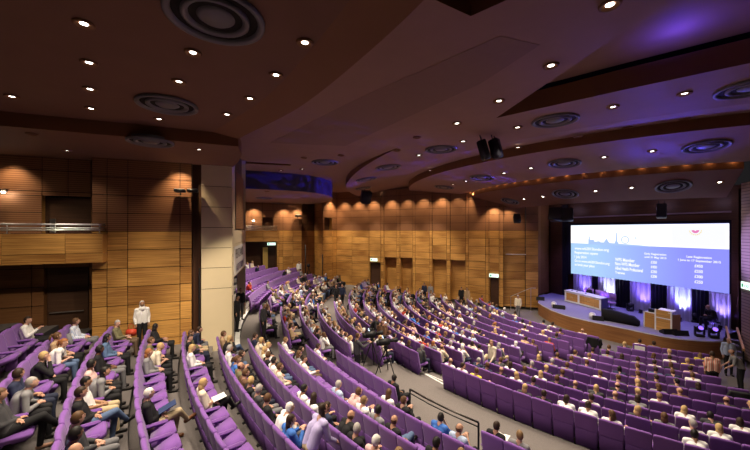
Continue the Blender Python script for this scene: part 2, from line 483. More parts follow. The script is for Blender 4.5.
# the sign on the header: lettering on the white return
def text_mesh(body, size, mt, name='lettering', ext=.002, bold=0):
    cu = bpy.data.curves.new(name, 'FONT'); cu.body = body; cu.size = size; cu.extrude = ext; cu.offset = bold
    tmp = bpy.data.objects.new('tmp_text', cu); COL.objects.link(tmp)
    dg = bpy.context.evaluated_depsgraph_get(); dg.update()
    me = bpy.data.meshes.new_from_object(tmp.evaluated_get(dg))
    bpy.data.objects.remove(tmp); bpy.data.curves.remove(cu)
    me.materials.clear(); me.materials.append(mt)
    o = bpy.data.objects.new(name, me); COL.objects.link(o)
    return o
mb = MB(); mb.box((sxp(WY + .7) - .015, WY + .7, -1.98), (.02, 0, 0), (SL * 5, 5.0, 0), (0, 0, 1.25))
sg = mb.build('auditorium_sign', mat('sign_white', (.75, .72, .66), .5)); tag(sg, 'white sign with two lines of lettering on the side of the cream pier', 'sign')
for s_, z_, m_, y_, sz in [('PENTLAND', -1.28, mat('sign_grey', (.12, .10, .09), .6), 15.9, .62), ('AUDITORIUM', -1.88, mat('sign_violet', (.16, .12, .24), .6), 16.2, .48)]:
    t = text_mesh(s_, sz, m_); t.parent = sg
    t.rotation_euler = (PI / 2, 0, PI / 2 - math.atan(SL)); t.location = (sxp(y_) + .012, y_, z_)

# far side
FY = 35.6
wall('wall_far_drum', (-9, FY), (6.05, FY), -5.4, 3.2, [2, 4, 6, 8] + [along_y(p, FY) + 9 for p in (252, 262, 279, 283, 293)],
     [(along_y(245, FY) + 9, along_y(277, FY) + 9, -5.4, -1.2, 1.1), (along_y(262.5, FY) + 9, along_y(273, FY) + 9, -.05, 1.3, .3)], flip=True)
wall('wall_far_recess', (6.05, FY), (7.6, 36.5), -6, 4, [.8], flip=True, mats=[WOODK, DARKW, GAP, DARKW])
wall('wall_far_return', (7.6, 36.5), (7.75, 33.2), -6, 4, [1.4], flip=True)
wall('wall_far_corner', (7.75, 33.2), (9.6, 34.6), -6, 4, [1.75], [(.25, 1.5, .05, 1.25, .35)], flip=True)
fw0, fw1 = V((9.6, 34.6)), V((19.5, 22.9))
FL = (fw1 - fw0).length; ft = (fw1 - fw0) / FL; fn = V((-ft.y, ft.x)) * -1
def far_u(px):
    """metres along the far fan wall seen at column px"""
    k = (px - CX) / F
    # r - k d = 0 for P = fw0 + u*ft
    g = lambda p: (p.x * CS - p.y * SN) - k * (p.x * SN + p.y * CS)
    a, b = g(fw0), g(fw1)
    return FL * a / (a - b)
fu = far_u
ops = [(fu(369.5), fu(380.5), -6.3, -3.25, .25), (fu(384.5), fu(396.5), -6.3, -2.69, .55), (fu(400.5), fu(412.5), -6.3, -2.69, .55),
       (fu(432.5), fu(446.5), -6.3, -2.69, .55), (fu(450.5), fu(465.5), -6.3, -2.69, .55)]
wall('wall_far', fw0, fw1, -6.3, 4, [fu(p) for p in (352, 368.5, 381, 383.5, 399.4, 415.4, 429.3, 432, 450, 468.7)], ops, flip=True, mats=[WOOD, SLAT, GAP, WOOD])
w2 = V((20.8, 21.75))
wall('wall_far_pilaster', (19.5, 22.9), (20.3, 21.65), -6.4, 4, [.25, 1.2], [(.35, 1.12, -6.4, -4.05, .3)], flip=True)
wall('wall_far_ledge', (20.55, 21.9), (22.0, 21.0), -6.4, 2.6, [], flip=True)
wall('wall_far_end', (21.95, 20.9), (22.75, 20.35), -6.4, 2.6, [], flip=True, mats=[WOOD, SLAT, GAP, DARKW])
mb = MB(); mb.box((20.6, 21.7, -2.05), (1.35, -.85, 0), (.03, .05, 0), (0, 0, .05)); struct(mb.build('trim_ledge', WHITE))
mb = MB()
for (x, y), (x2, y2) in [((fw1.x, fw1.y), (20.05, 23.2)), ((20.3, 21.65), (20.6, 22.0)), ((22.75, 20.35), (23.2, 21.6))]:
    mb = MB(); mb.quad([(x, y, -6.5), (x2, y2, -6.5), (x2, y2, 4), (x, y, 4)])
    struct(mb.build('wall_far_return', [DARKW]))
# near right wall (mirror of the far end) beside the stage
RW0 = V((23.75, 8.75))
wall('wall_right', (23.75, 8.75), (21.2, 6.3), -6.5, 2.4, [], mats=[WOOD, SLATP, GAP, DARKW], flip=True, split=-6.4, ph=.9, upper_ph=3.3)
wall('wall_right_near', (21.2, 6.3), (16.0, 1.0), -6.5, 4, [1.5, 3, 4.5], flip=True)
mb = MB(); mb.quad([(23.75, 8.75, -6.5), (26.5, 9.6, -6.5), (26.5, 9.6, 2), (23.75, 8.75, 2)]); struct(mb.build('wall_right_return', [DARKW]))
# rear of the hall, unseen from here but closes the room
mb = MB()
for a, b in [((-15, -7), (-15, 44)), ((-15, 44), (34, 44)), ((16, 1.0), (20, -7)), ((20, -7), (-15, -7))]:
    mb.quad([(*a, -6.6), (*b, -6.6), (*b, 6), (*a, 6)])
struct(mb.build('wall_rear', [DARKW]))

# balcony (left)
def rail_set(name, pts, parent=None):
    """posts and three steel tubes"""
    pass
bx1 = along_y(102.5, WY - .42)
BFY = WY - .42
bal = empty('balcony', (bx1 - 3, BFY, -1.05))
mb = MB()
ucut = [-15, along_y(2, BFY), along_y(65.5, BFY), bx1]
for a, b in zip(ucut, ucut[1:]):
    for z0, z1 in ((-.80, -.13), (-1.13, -.815)):
        mb.box((a + .008, BFY - .03, z0), (b - a - .016, 0, 0), (0, .03, 0), (0, 0, z1 - z0), 0, (random.random() * 30, random.random() * 30))
mb.box((bx1 - .02, BFY + .0, -1.13), (0, 0, .315), (0, .42, 0), (.03, 0, 0), 0)
mb.box((bx1 - .02, BFY + .0, -.80), (0, 0, .67), (0, .42, 0), (.03, 0, 0), 0)
f_ = mb.build('fascia_panel', [WOOD], bal); f_.matrix_parent_inverse = Matrix.Translation(-bal.location)
mb = MB(); mb.box((-15, BFY, -1.12), (bx1 + 15 - .02, 0, 0), (0, 1.0, 0), (0, 0, .22)); mb.box((-15, BFY, -.95), (bx1 + 15 - .02, 0, 0), (0, .07, 0), (0, 0, .84))
o = mb.build('floor_slab', [DARKW], bal); o.matrix_parent_inverse = f_.matrix_parent_inverse
for z, r in ((.19, .032), (.07, .022), (.0, .022)):
    mb = MB(); mb.tube([(-15, BFY + .03, z), (bx1 - .12, BFY + .03, z), (bx1 - .08, BFY + .1, z), (bx1 - .08, BFY + .6, z)], r)
    o = mb.build('rail_tube', STEEL, bal, smooth=True); o.matrix_parent_inverse = f_.matrix_parent_inverse
for px in (6, 54, 99):
    mb = MB(); x = along_y(px, BFY); mb.tube([(x, BFY + .05, -.13), (x, BFY + .05, .19)], .018); mb.cbox((x, BFY + .05, -.12), .14, .09, .025)
    o = mb.build('rail_post', STEEL, bal); o.matrix_parent_inverse = f_.matrix_parent_inverse
tag(bal, 'wood-fronted balcony with steel tube rails at the left wall', 'balcony')
# far balcony
bal2 = empty('balcony', (2, FY - .6, -1.05)); inv2 = Matrix.Translation(-bal2.location)
mb = MB(); x1 = along_y(278, FY - .5)
cuts = [-9, along_y(246, FY - .5), along_y(263, FY - .5), x1]
for a, b in zip(cuts, cuts[1:]):
    for z0, z1 in ((-.75, -.1), (-1.15, -.77)):
        mb.box((a + .01, FY - .53, z0), (b - a - .02, 0, 0), (0, .03, 0), (0, 0, z1 - z0), 0, (random.random() * 30, 0))
o = mb.build('fascia_panel', [WOOD], bal2); o.matrix_parent_inverse = inv2
mb = MB(); mb.box((-9, FY - .5, -1.14), (x1 + 9, 0, 0), (0, .5, 0), (0, 0, 1.0)); o = mb.build('floor_slab', [DARKW], bal2); o.matrix_parent_inverse = inv2
for z in (.0, .2, .38):
    mb = MB(); mb.tube([(-9, FY - .5, z), (x1 - .1, FY - .5, z), (x1 - .1, FY, z)], .04); o = mb.build('rail_tube', STEEL, bal2, smooth=True); o.matrix_parent_inverse = inv2
tag(bal2, 'small far balcony with steel rails beyond the cream pier', 'balcony')

# ------------------------------------------------------------------ ceiling
def poly_slab(name, outer, holes, z, th, mats, side_mi=1, zf=None):
    """flat polygon (with holes) seen from below at height z, plus vertical sides of height th upwards"""
    bm = bmesh.new()
    loops = [outer] + holes
    es = []
    for lp in loops:
        vs = [bm.verts.new((p[0], p[1], zf(p) if zf else z)) for p in lp]
        es += [bm.edges.new((a, b)) for a, b in zip(vs, vs[1:] + vs[:1])]
    bmesh.ops.triangle_fill(bm, use_beauty=True, use_dissolve=False, edges=es)
    bm.verts.index_update()
    for f in bm.faces:
        f.normal_update()
        if f.normal.z > 0: f.normal_flip()
    for e in es:
        a, b = e.verts
        va, vb = bm.verts.new(a.co + V((0, 0, th))), bm.verts.new(b.co + V((0, 0, th)))
        f = bm.faces.new((a, b, vb, va)); f.material_index = side_mi
    me = bpy.data.meshes.new(name); bm.to_mesh(me); bm.free()
    for m in mats: me.materials.append(m)
    o = bpy.data.objects.new(name, me); COL.objects.link(o)
    return struct(o)
XY = lambda p: (p[0], p[1])
def arc(c, r, a0, a1, n=40):
    return [(c[0] - r * math.cos(a0 + (a1 - a0) * k / n), c[1] - r * math.sin(a0 + (a1 - a0) * k / n)) for k in range(n + 1)]
CC = (31.0, 18.5); RII = 18.8
def smooth_path(pts, n=8):
    P = [V((*p, 0)) for p in pts]; P = [P[0] * 2 - P[1]] + P + [P[-1] * 2 - P[-2]]
    out = []
    for i in range(1, len(P) - 2):
        for k in range(n):
            t = k / n; a, b, c, d = P[i-1:i+3]
            q = .5 * ((2*b) + (c - a)*t + (2*a - 5*b + 4*c - d)*t*t + (3*b - a - 3*c + d)*t**3)
            out.append((q.x, q.y))
    return out + [pts[-1]]
# drum ceiling: flat soffit, sloping rim band, curved edge
ZD = 2.95
rim = smooth_path([(1.6, -6), (2.1, 0.5), (2.12, 3.1), (1.78, 5.45), (1.2, 7.9), (.28, 10.25), (-.05, 11.1)])
rim_in = [(x - .72, y + .04) for x, y in rim]
mb = MB()
for (a, b, c, d) in zip(rim, rim[1:], rim_in[1:], rim_in):
    mb.quad([(*a, ZD - .14), (*b, ZD - .14), (*c, ZD), (*d, ZD)], 0)
    mb.quad([(*a, ZD - .14), (*a, 4.2), (*b, 4.2), (*b, ZD - .14)], 0)
struct(mb.build('ceiling_rim', [CEILF]))
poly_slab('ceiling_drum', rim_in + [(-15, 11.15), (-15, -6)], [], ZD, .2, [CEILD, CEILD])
# lower soffit along the partition wall
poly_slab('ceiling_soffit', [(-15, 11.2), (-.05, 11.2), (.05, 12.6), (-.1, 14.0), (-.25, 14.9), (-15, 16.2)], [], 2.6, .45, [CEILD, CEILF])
# main ceiling with its recesses
slot = [XY(plan(496, 118, 4)), XY(plan(575, 64.5, 4)), XY(plan(661, 7, 4)), (6.2, .2), (13.2, 1.0), XY(plan(750, 63, 4)), XY(plan(625, 89.5, 4))]
hatch = [(4.0, 5.1), (2.0, 4.8), (2.9, 3.0), (4.9, 3.3)]
slit = [(-1.2, 21.0), (2.9, 20.7), (2.9, 21.2), (-1.2, 21.6)]
front = arc(CC, RII + 2.0, -1.15, 1.1)
outer = [(-15, -7), (19, -7)] + front[::-1][6:] + [(16, 40), (-15, 44)]
fr2 = front[:]
outer = [(-15, -7)] + [p for p in front[::-1]] + [(-15, 44)]
poly_slab('ceiling_main', outer, [slot, hatch, slit], 4.0, .6, [CEIL, CEILF])
mb = MB()
ro = arc(CC, RII + 2.0, -1.15, 1.1); ri = arc(CC, RII, -1.15, 1.1)
for a, b, c, d in zip(ro, ro[1:], ri[1:], ri):
    mb.quad([(*a, 4.0), (*b, 4.0), (*c, 4.22), (*d, 4.22)])
    mb.quad([(*d, 4.22), (*c, 4.22), (*c, 4.5), (*d, 4.5)])
struct(mb.build('ceiling_main_lip', [CEIL]))
mb = MB()
for lp, z in ((slot, 4.75), (hatch, 5.0), (slit, 4.6)):
    c = [(p[0], p[1], z) for p in lp]; mb.quad(c[::-1])
struct(mb.build('ceiling_recess_tops', [CEIL]))
def main_z(x, y):
    rho = math.hypot(x - CC[0], y - CC[1]); th = math.atan2(CC[1] - y, CC[0] - x)
    if not (20.8 < rho < 24.3) or th > .162: return 4.0
    return 4.0 - .5 * min(1, (.162 - th) / .33) * (rho - 20.8) / 3.4 - .004
mb = MB(); N = 40
for k in range(N):
    t0, t1 = .162 - .95 * k / N, .162 - .95 * (k + 1) / N
    pt = lambda r, t: (CC[0] - r * math.cos(t), CC[1] - r * math.sin(t))
    for j in range(4):
        r0, r1 = 24.2 - 3.39 * j / 4, 24.2 - 3.39 * (j + 1) / 4
        mb.quad([(*p_, main_z(*p_)) for p_ in (pt(r0, t0), pt(r1, t0), pt(r1, t1), pt(r0, t1))], 0)
    a, b = pt(24.2, t0), pt(24.2, t1)
    mb.quad([(*a, main_z(*a)), (*b, main_z(*b)), (*b, 4.02), (*a, 4.02)], 1)
struct(mb.build('ceiling_sail_rear', [CEIL, CEILF]))
# two stepped sails towards the stage
def sail(name, A, B, za, zb_, back, m0=None):
    mb = MB()
    for (a, b, c, d) in zip(A, A[1:], B[1:], B):
        n = 4
        for k in range(n):
            f0, f1 = k / n, (k + 1) / n
            q = lambda p, r, f: (p[0] + (r[0] - p[0]) * f, p[1] + (r[1] - p[1]) * f, za + (zb_ - za) * f)
            mb.quad([q(a, d, f0), q(b, c, f0), q(b, c, f1), q(a, d, f1)], 0)
        mb.quad([(*a, za), (*b, za), (*b, za + back), (*a, za + back)], 1)
        mb.quad([(*d, zb_), (*c, zb_), (*c, zb_ + .25), (*d, zb_ + .25)], 0)
    return struct(mb.build(name, [m0 or CEIL, CEILF], smooth=False))
T0, T1 = -1.1, 1.0
A3, B3 = arc(CC, RII - .05, T0, T1), arc(CC, 14.3, T0, T1)
sail('ceiling_sail_middle', A3, B3, 3.78, 3.2, .5)
B3b = arc(CC, 13.55, T0, T1)
mb = MB()
for a, b, c, d in zip(B3, B3[1:], B3b[1:], B3b):
    mb.quad([(*a, 3.2), (*b, 3.2), (*c, 3.27), (*d, 3.27)])
    mb.quad([(*d, 3.27), (*c, 3.27), (*c, 3.5), (*d, 3.5)])
struct(mb.build('ceiling_sail_lip', [CEIL]))
A4, B4 = arc(CC, 13.4, -.93, .88), arc((33, 19), 12.1, -.93, .86)
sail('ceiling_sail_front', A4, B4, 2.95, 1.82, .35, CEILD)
def sail_z(x, y):
    rho = math.hypot(x - CC[0], y - CC[1])
    if rho > RII: return 4.0
    if rho > 13.45: return 3.78 + (3.2 - 3.78) * min(1, (RII - rho) / (RII - 14.3))
    th = math.atan2(CC[1] - y, CC[0] - x)
    a = V((CC[0] - 13.4 * math.cos(th), CC[1] - 13.4 * math.sin(th))); th2 = -.93 + (th + .93) * (.86 + .93) / (.88 + .93)
    b = V((33 - 12.1 * math.cos(th2), 19 - 12.1 * math.sin(th2)))
    f = (V((x, y)) - a).dot(b - a) / (b - a).length_squared
    return 2.95 + (1.82 - 2.95) * max(0, min(1, f))
poly_slab('ceiling_acoustic_panel', [XY(plan(*q, 3.992)) for q in [(270, 143), (330, 112), (370, 93), (430, 67), (500, 36), (540, 45), (480, 84), (417, 113), (345, 146)]], [], 3.992, .004, [mat('acoustic_brown', (.235, .135, .10), .8, noise=.06, nscale=6), CEIL])
# upper lid above the gaps, and lid over the stage
mb = MB(); mb.quad([(-15, -7, 6), (-15, 44, 6), (34, 44, 6), (34, -7, 6)])
struct(mb.build('ceiling_lid', [GAP]))
# far drum canopy
can = smooth_path([(-6, 23.6), (.36, 23.9), (3.1, 24.05), (5.1, 24.7), (6.6, 26.3), (7.35, 27.9), (7.9, 30.5), (7.6, 34.3), (6.5, 36.2)], 6)
poly_slab('ceiling_far_drum', can + [(-6, 36.2)], [], 2.78, 1.25, [CEIL, NAVY])

CBVH = {}
def on_ceiling(px, py, zone):
    """where the sight line of a pixel meets the named ceiling surface, and which way that surface faces"""
    names = {'drum': ['ceiling_drum'], 'soffit': ['ceiling_soffit'], 'far': ['ceiling_far_drum'], 'main': ['ceiling_main', 'ceiling_main_lip', 'ceiling_sail_rear'], 'mid': ['ceiling_sail_middle', 'ceiling_sail_lip'], 'sail': ['ceiling_sail_front']}[zone]
    if zone not in CBVH:
        vs, fs = [], []
        for nm in names:
            me = bpy.data.objects[nm].data; n0 = len(vs)
            vs += [v.co.copy() for v in me.vertices]; fs += [[n0 + i for i in p.vertices] for p in me.polygons if abs(p.normal.z) > .5]
        CBVH[zone] = BVHTree.FromPolygons(vs, fs)
    k = (px - CX) / F; d = V((SN + k * CS, CS - k * SN, (HY - py) / F)).normalized()
    hit, nrm, _, _ = CBVH[zone].ray_cast(V((0, 0, 0)), d)
    if hit is None:
        z = {'drum': ZD, 'soffit': 2.6, 'main': 4.0, 'far': 2.78, 'mid': 3.4, 'sail': 2.4}[zone]; return plan(px, py, z), V((0, 0, 1))
    return hit, (nrm if nrm.z > 0 else -nrm)
# ---- round air diffusers: concentric rings
def vent_meshes(r):
    out = []
    m1 = MB(); m1.lathe((0, 0, 0), [(r, 0), (r, -.05), (r * .94, -.065), (r * .86, -.03), (r * .82, .06), (r*.82,.1)], 36)
    out.append(('outer_ring', m1.mesh('outer_ring', [GREYM], True)))
    m2 = MB(); m2.lathe((0, 0, 0), [(r * .68, .04), (r * .68, -.04), (r * .62, -.06), (r * .54, -.02), (r * .50, .06)], 36)
    out.append(('middle_ring', m2.mesh('middle_ring', [GREYM], True)))
    m3 = MB(); m3.lathe((0, 0, 0), [(.001, -.05), (r * .30, -.045), (r * .38, -.01), (r * .40, .04)], 36)
    out.append(('centre_disc', m3.mesh('centre_disc', [GREYM], True)))
    m4 = MB(); m4.lathe((0, 0, 0), [(r * .95, -.006), (.001, -.006)], 36)
    out.append(('dark_throat', m4.mesh('dark_throat', [GAP], False)))
    return out
VM = {.64: vent_meshes(.64), .78: vent_meshes(.78)}
VENTS = [(216, 16, 'drum', .64, 'big round air vent at the top edge of the drum ceiling'),
 (167.5, 104, 'drum', .64, 'round air vent on the drum ceiling above the soffit step'),
 (150.5, 141, 'soffit', .6, 'round air vent on the lower soffit by the left wall'),
 (555, 120, 'main', .78, 'purple-lit round vent just behind the first ceiling lip, left of centre'),
 (752, 87, 'main', .78, 'bright purple-rimmed round vent cut by the frame edge behind the first ceiling lip'),
 (441, 149, 'main', .78, 'round air vent beside the twin hanging loudspeakers'),
 (388, 167, 'main', .78, 'round air vent left of and behind the hanging loudspeakers'),
 (366.5, 179, 'main', .78, 'round air vent near the dark speaker at the far wall'),
 (363, 188, 'main', .74, 'thin far vent just above the far wall scallops'),
 (325, 162, 'main', .78, 'round air vent in front of the far blue canopy'),
 (706, 146, 'mid', .78, 'large round vent at the right of the middle ceiling step'),
 (564, 163, 'mid', .78, 'round vent in the centre of the middle ceiling step'),
 (481.5, 177.5, 'mid', .78, 'round vent at the left of the middle ceiling step'),
 (444, 187, 'mid', .78, 'small far vent at the left tip of the middle ceiling step'),
 (432, 194, 'mid', .7, 'thin farthest vent on the middle ceiling step'),
 (673, 186, 'sail', .78, 'large round vent on the front ceiling step above the screen'),
 (565, 193.5, 'sail', .78, 'round vent on the front ceiling step, above the left screen edge'),
 (510, 201, 'sail', .7, 'narrow round vent at the left tip of the front ceiling step'),
 (264, 198, 'far', .7, 'far round vent under the blue-fronted canopy'),
 (278, 203, 'far', .7, 'farthest round vent under the blue-fronted canopy')]
for px, py, zone, r, lab in VENTS:
    p, nv_ = on_ceiling(px, py, zone)
    key = .64 if r < .7 else .78
    o = empty('ceiling_vent', p - nv_ * .012); o.rotation_euler = V((0, 0, 1)).rotation_difference(nv_).to_euler(); o.scale = (r / key,) * 3
    for nm, me in VM[key]:
        c = bpy.data.objects.new(nm, me); COL.objects.link(c); c.parent = o
    tag(o, lab, 'ceiling vent', 'round air diffusers')
# ---- recessed downlights
def dl_meshes(r):
    m1 = MB(); m1.lathe((0, 0, 0), [(r * 1.35, -.003), (r * 1.3, -.025), (r * 1.05, -.03), (r * .9, .0), (r * .52, .004)], 20)
    m2 = MB(); m2.lathe((0, 0, 0), [(r * .52, -.006), (.001, -.006)], 20)
    return m1.mesh('trim_ring', [CEILF], True), m2.mesh('lamp', [LAMP]), m2.mesh('lamp_dark', [LAMPOFF])
DLM = dl_meshes(.1)
DL = [(84, 23, 'drum', 1), (193, 52, 'drum', 1), (89, 62, 'drum', 1), (179, 81, 'drum', 1), (90, 88.5, 'drum', 1), (305, 42, 'drum', 1), (276, 74.5, 'drum', 1),
 (250, 98, 'drum', 1), (91, 108, 'drum', 1), (12, 96, 'drum', 1), (227, 114, 'drum', 1), (159, 118.5, 'drum', 1), (67, 150, 'soffit', 1), (199, 149, 'soffit', 1), (95, 129, 'drum', 0), (32, 133.5, 'soffit', 0), (22, 119.5, 'drum', 0),
 (551, 65, 'main', 1), (499, 100.5, 'main', 1), (610, 4, 'main', 1), (457, 123, 'main', 1), (417, 137, 'main', 0), (517.6, 127, 'main', 1), (613, 106.5, 'main', 1), (684.7, 93, 'main', 1), (419, 155, 'main', 1), (463, 141, 'main', 1), (518, 147, 'main', 1),
 (578, 136, 'main', 0), (627, 127, 'main', 0), (684.7, 118.5, 'main', 0), (397, 150, 'main', 0), (302, 169, 'main', 1), (281, 170, 'main', 1), (341, 155, 'main', 0), (304, 157.5, 'main', 0), (380, 191, 'main', 1), (394, 192, 'main', 1), (430, 170, 'main', 1), (265, 198, 'far', 0), (267, 191, 'far', 1),
 (604, 157, 'mid', 1), (652, 151, 'mid', 1), (531, 168, 'mid', 1), (504, 173, 'mid', 1), (453, 184, 'mid', 1), (466, 181, 'mid', 1), (457, 201, 'mid', 1),
 (719.7, 182, 'sail', 1), (631.5, 187.6, 'sail', 1), (595.5, 191, 'sail', 1), (543, 196.5, 'sail', 1), (524, 199, 'sail', 1)]
CONE = {'drum': 'the drum ceiling', 'soffit': 'the soffit by the left wall', 'main': 'the main ceiling', 'far': 'the far canopy', 'mid': 'the middle ceiling step', 'sail': 'the front ceiling step above the screen'}
DLP = []
cnt = {}
for zone in CONE:
    for on in (1, 0):
        its = sorted([q for q in DL if q[2] == zone and q[3] == on])
        for k, (px, py, _, _) in enumerate(its):
            p, nv_ = on_ceiling(px, py, zone)
            o = empty('ceiling_downlight', p - nv_ * .006); o.rotation_euler = V((0, 0, 1)).rotation_difference(nv_).to_euler()
            o.scale = (1.35,) * 3 if zone not in ('drum', 'soffit') else (1,) * 3
            c = bpy.data.objects.new('trim_ring', DLM[0]); COL.objects.link(c); c.parent = o
            c = bpy.data.objects.new('lamp', DLM[1] if on else DLM[2]); COL.objects.link(c); c.parent = o
            n = len(its)
            w = ('the %s of %d' % ('only one', n) if n == 1 else '%s from the left' % ordinal(k + 1))
            lab = '%s recessed downlight in %s' % ('lit' if on else 'unlit', CONE[zone])
            tag(o, lab + (', ' + w if n > 1 else ''), 'downlight', 'recessed downlights')
            if on: DLP.append((p, zone, px, py))

# ------------------------------------------------------------------ stage
SZ = -5.70
fr = [(22.9, 20.3), (22.35, 19.95), (21.64, 19.29), (20.7, 17.54), (20.25, 15.9), (20.3, 14.45), (20.55, 13.1), (20.75, 12.2), (20.95, 11.0), (21.45, 10.1), (22.3, 9.4), (22.95, 9.1)]
fr = smooth_path(fr, 5) + [(23.4, 9.3), (24.5, 9.62)]
ol = fr + [(26.45, 9.75), (26.45, 22.0), (23.4, 21.3)]
mb = MB()
mb.quad([(x, y, SZ) for x, y in ol][::-1], 0)
for a, b in zip(fr, fr[1:]):
    mb.quad([(*a, SZ - .05), (*b, SZ - .05), (*b, FLOORZ - .02), (*a, FLOORZ - .02)], 1, [(a[1], 0), (b[1], 0), (b[1], .8), (a[1], .8)])
    mb.quad([(*a, SZ), (*b, SZ), (b[0] - .02, b[1], SZ - .05), (a[0] - .02, a[1], SZ - .05)], 2)
stg = mb.build('stage', [STAGEF, wood('stage_front_veneer', (.20, .085, .03), (.32, .15, .055), .2, 5), mat('stage_edge', (.5, .48, .5), .5)])
tag(stg, 'raised stage with curved wood front below the big screen', 'stage')
# rear wall, ledge, wings
mb = MB()
XB = 26.5
mb.quad([(XB, 9.4, -6), (XB, 23, -6), (XB, 23, 2.6), (XB, 9.4, 2.6)], 0, [(0, 0), (13, 0), (13, 8), (0, 8)])
mb.box((XB - .14, 9.4, 1.02), (.14, 0, 0), (0, 13.6, 0), (0, 0, .10), 1)
struct(mb.build('wall_stage', [DARKW, mat('ledge_violet', (.22, .16, .2), .5)]))
SX = 26.2
ry = lambda px, X: (lambda k: (X / (SN + CS * k)) * (CS - SN * k))((px - CX) / F)      # world y at column px in plane x = X
yl, yr = ry(571, SX), ry(729.3, SX)
zt_, zb2 = .40, -3.70
mb = MB()
for pa, pb in ((731.5, 738.5), (550.5, 561.5)):
    a, b = ry(pa, SX - .05), ry(pb, SX - .05)
    mb.box((SX - .05, b, SZ + .004), (.3, 0, 0), (0, a - b, 0), (0, 0, 8), 0)
struct(mb.build('wall_screen_sides', [DARKW]))
scr = empty('projection_screen', (SX, (yl + yr) / 2, zb2)); si = Matrix.Translation(-scr.location)
tag(scr, 'wide projection screen showing a conference registration slide', 'screen')
def part(mb, name, mats, par, inv, **k):
    o = mb.build(name, mats, par, **k); o.matrix_parent_inverse = inv; return o
mb = MB(); mb.box((SX + .02, yr - .14, zb2 - .1), (.06, 0, 0), (0, yl - yr + .5, 0), (0, 0, zt_ - zb2 + .28)); part(mb, 'screen_frame', [BLACKF], scr, si)
# slide: blue ground (left pale, right violet: the picture on the screen), white band, skyline
m, nt, b = new_mat('slide_blue')
tc = nt.nodes.new('ShaderNodeTexCoord'); spx = nt.nodes.new('ShaderNodeSeparateXYZ'); cr = nt.nodes.new('ShaderNodeValToRGB')
cr.color_ramp.elements[0].color = (*lin((146, 150, 255)), 1); cr.color_ramp.elements[1].color = (*lin((176, 214, 252)), 1); cr.color_ramp.elements[0].position = .2; cr.color_ramp.elements[1].position = .8
nt.links.new(tc.outputs['Generated'], spx.inputs['Vector']); nt.links.new(spx.outputs['Y'], cr.inputs['Fac'])
b.inputs['Base Color'].default_value = (.02, .02, .02, 1); nt.links.new(cr.outputs['Color'], b.inputs['Emission Color']); b.inputs['Emission Strength'].default_value = 1.0
MATS['slide_blue'] = m
SW = emit('slide_white', (1, 1, 1), 1.25); ST = emit('slide_text', (1, 1, 1), 1.15); SK = emit('slide_skyline', lin((176, 205, 250)), 1.0)
SPK = emit('slide_pink', lin((236, 130, 190)), 1.0); SLG = emit('slide_pale', lin((250, 251, 255)), 1.02); SYL = emit('slide_yellow', lin((245, 225, 160)), 1.0)
W_, H_ = yl - yr, zt_ - zb2
def S2(u, v, e=0): return (SX - e, yl - u * W_, zb2 + v * H_)     # u from the left, v up
mb = MB(); mb.quad([S2(0, 0), S2(1, 0), S2(1, 1), S2(0, 1)][::-1]); part(mb, 'slide_background', [m], scr, si)
mb = MB(); mb.quad([S2(0, .629, .006), S2(1, .629, .006), S2(1, .995, .006), S2(0, .995, .006)][::-1]); part(mb, 'slide_banner', [SW], scr, si)
mb = MB(); mb.quad([S2(.72, .64, .009), S2(.985, .64, .009), S2(.985, .97, .009), S2(.72, .97, .009)][::-1]); part(mb, 'banner_tint', [SLG], scr, si)
sky = [(.0, .61), (.155, .61), (.155, .70), (.158, .70), (.160, .76), (.166, .76), (.168, .69), (.20, .69), (.205, .655), (.225, .655), (.23, .665), (.25, .66), (.255, .645), (.28, .645), (.285, .67), (.295, .70), (.30, .73), (.305, .70), (.315, .665), (.325, .64),
       (.36, .635), (.363, .66), (.368, .68), (.371, .83), (.377, .83), (.379, .68), (.386, .65), (.39, .63), (.46, .625), (.55, .615), (.6, .605), (0, .60)]
mb = MB()
for (a, a2), (b_, b2) in zip(sky[:-1], sky[1:-1]): mb.quad([S2(a, .62, .012), S2(a, a2 + .022, .012), S2(b_, b2 + .022, .012), S2(b_, .62, .012)])
part(mb, 'skyline', [SK], scr, si)
mb = MB()
for k in range(24):
    a, b_ = 2 * PI * k / 24, 2 * PI * (k + 1) / 24
    q = lambda t, r: (SX - .012, yl - .435 * W_ + r * math.cos(t), zb2 + .725 * H_ + r * math.sin(t))
    mb.quad([q(a, .22), q(b_, .22), q(b_, .28), q(a, .28)])
mb.quad([S2(.50, .75, .012), S2(.513, .75, .012), S2(.507, .79, .012)])
part(mb, 'skyline_wheel', [SK], scr, si)
mb = MB()
for k in range(10):
    a, b_ = PI + PI * k / 10, PI + PI * (k + 1) / 10
    q = lambda t, r: (SX - .014, yl - .845 * W_ + r * math.cos(t), zb2 + .90 * H_ + r * math.sin(t))
    mb.quad([q(a, .05), q(b_, .05), q(b_, .19), q(a, .19)])
part(mb, 'emblem', [SPK], scr, si)
mb = MB()
for k in range(9):
    a = PI + PI * (k + .1) / 9; b_ = PI + PI * (k + .7) / 9
    q = lambda t, r: (SX - .014, yl - .845 * W_ + r * math.cos(t), zb2 + .90 * H_ + r * math.sin(t))
    mb.quad([q(a, .26), q(b_, .26), q(b_, .33), q(a, .33)])
part(mb, 'emblem_rays', [SYL], scr, si)
def slide_text(s_, u_, v_, size, center=False, bold=.012):
    o = text_mesh(s_, size, ST, 'slide_text', .001)
    w = max(v.co.x for v in o.data.vertices) if o.data.vertices else 0
    o.parent = scr; o.matrix_parent_inverse = si
    o.rotation_euler = (PI / 2, 0, -PI / 2)
    p = S2(u_, v_, .02); o.location = (p[0], p[1] + (w / 2 if center else 0), p[2])
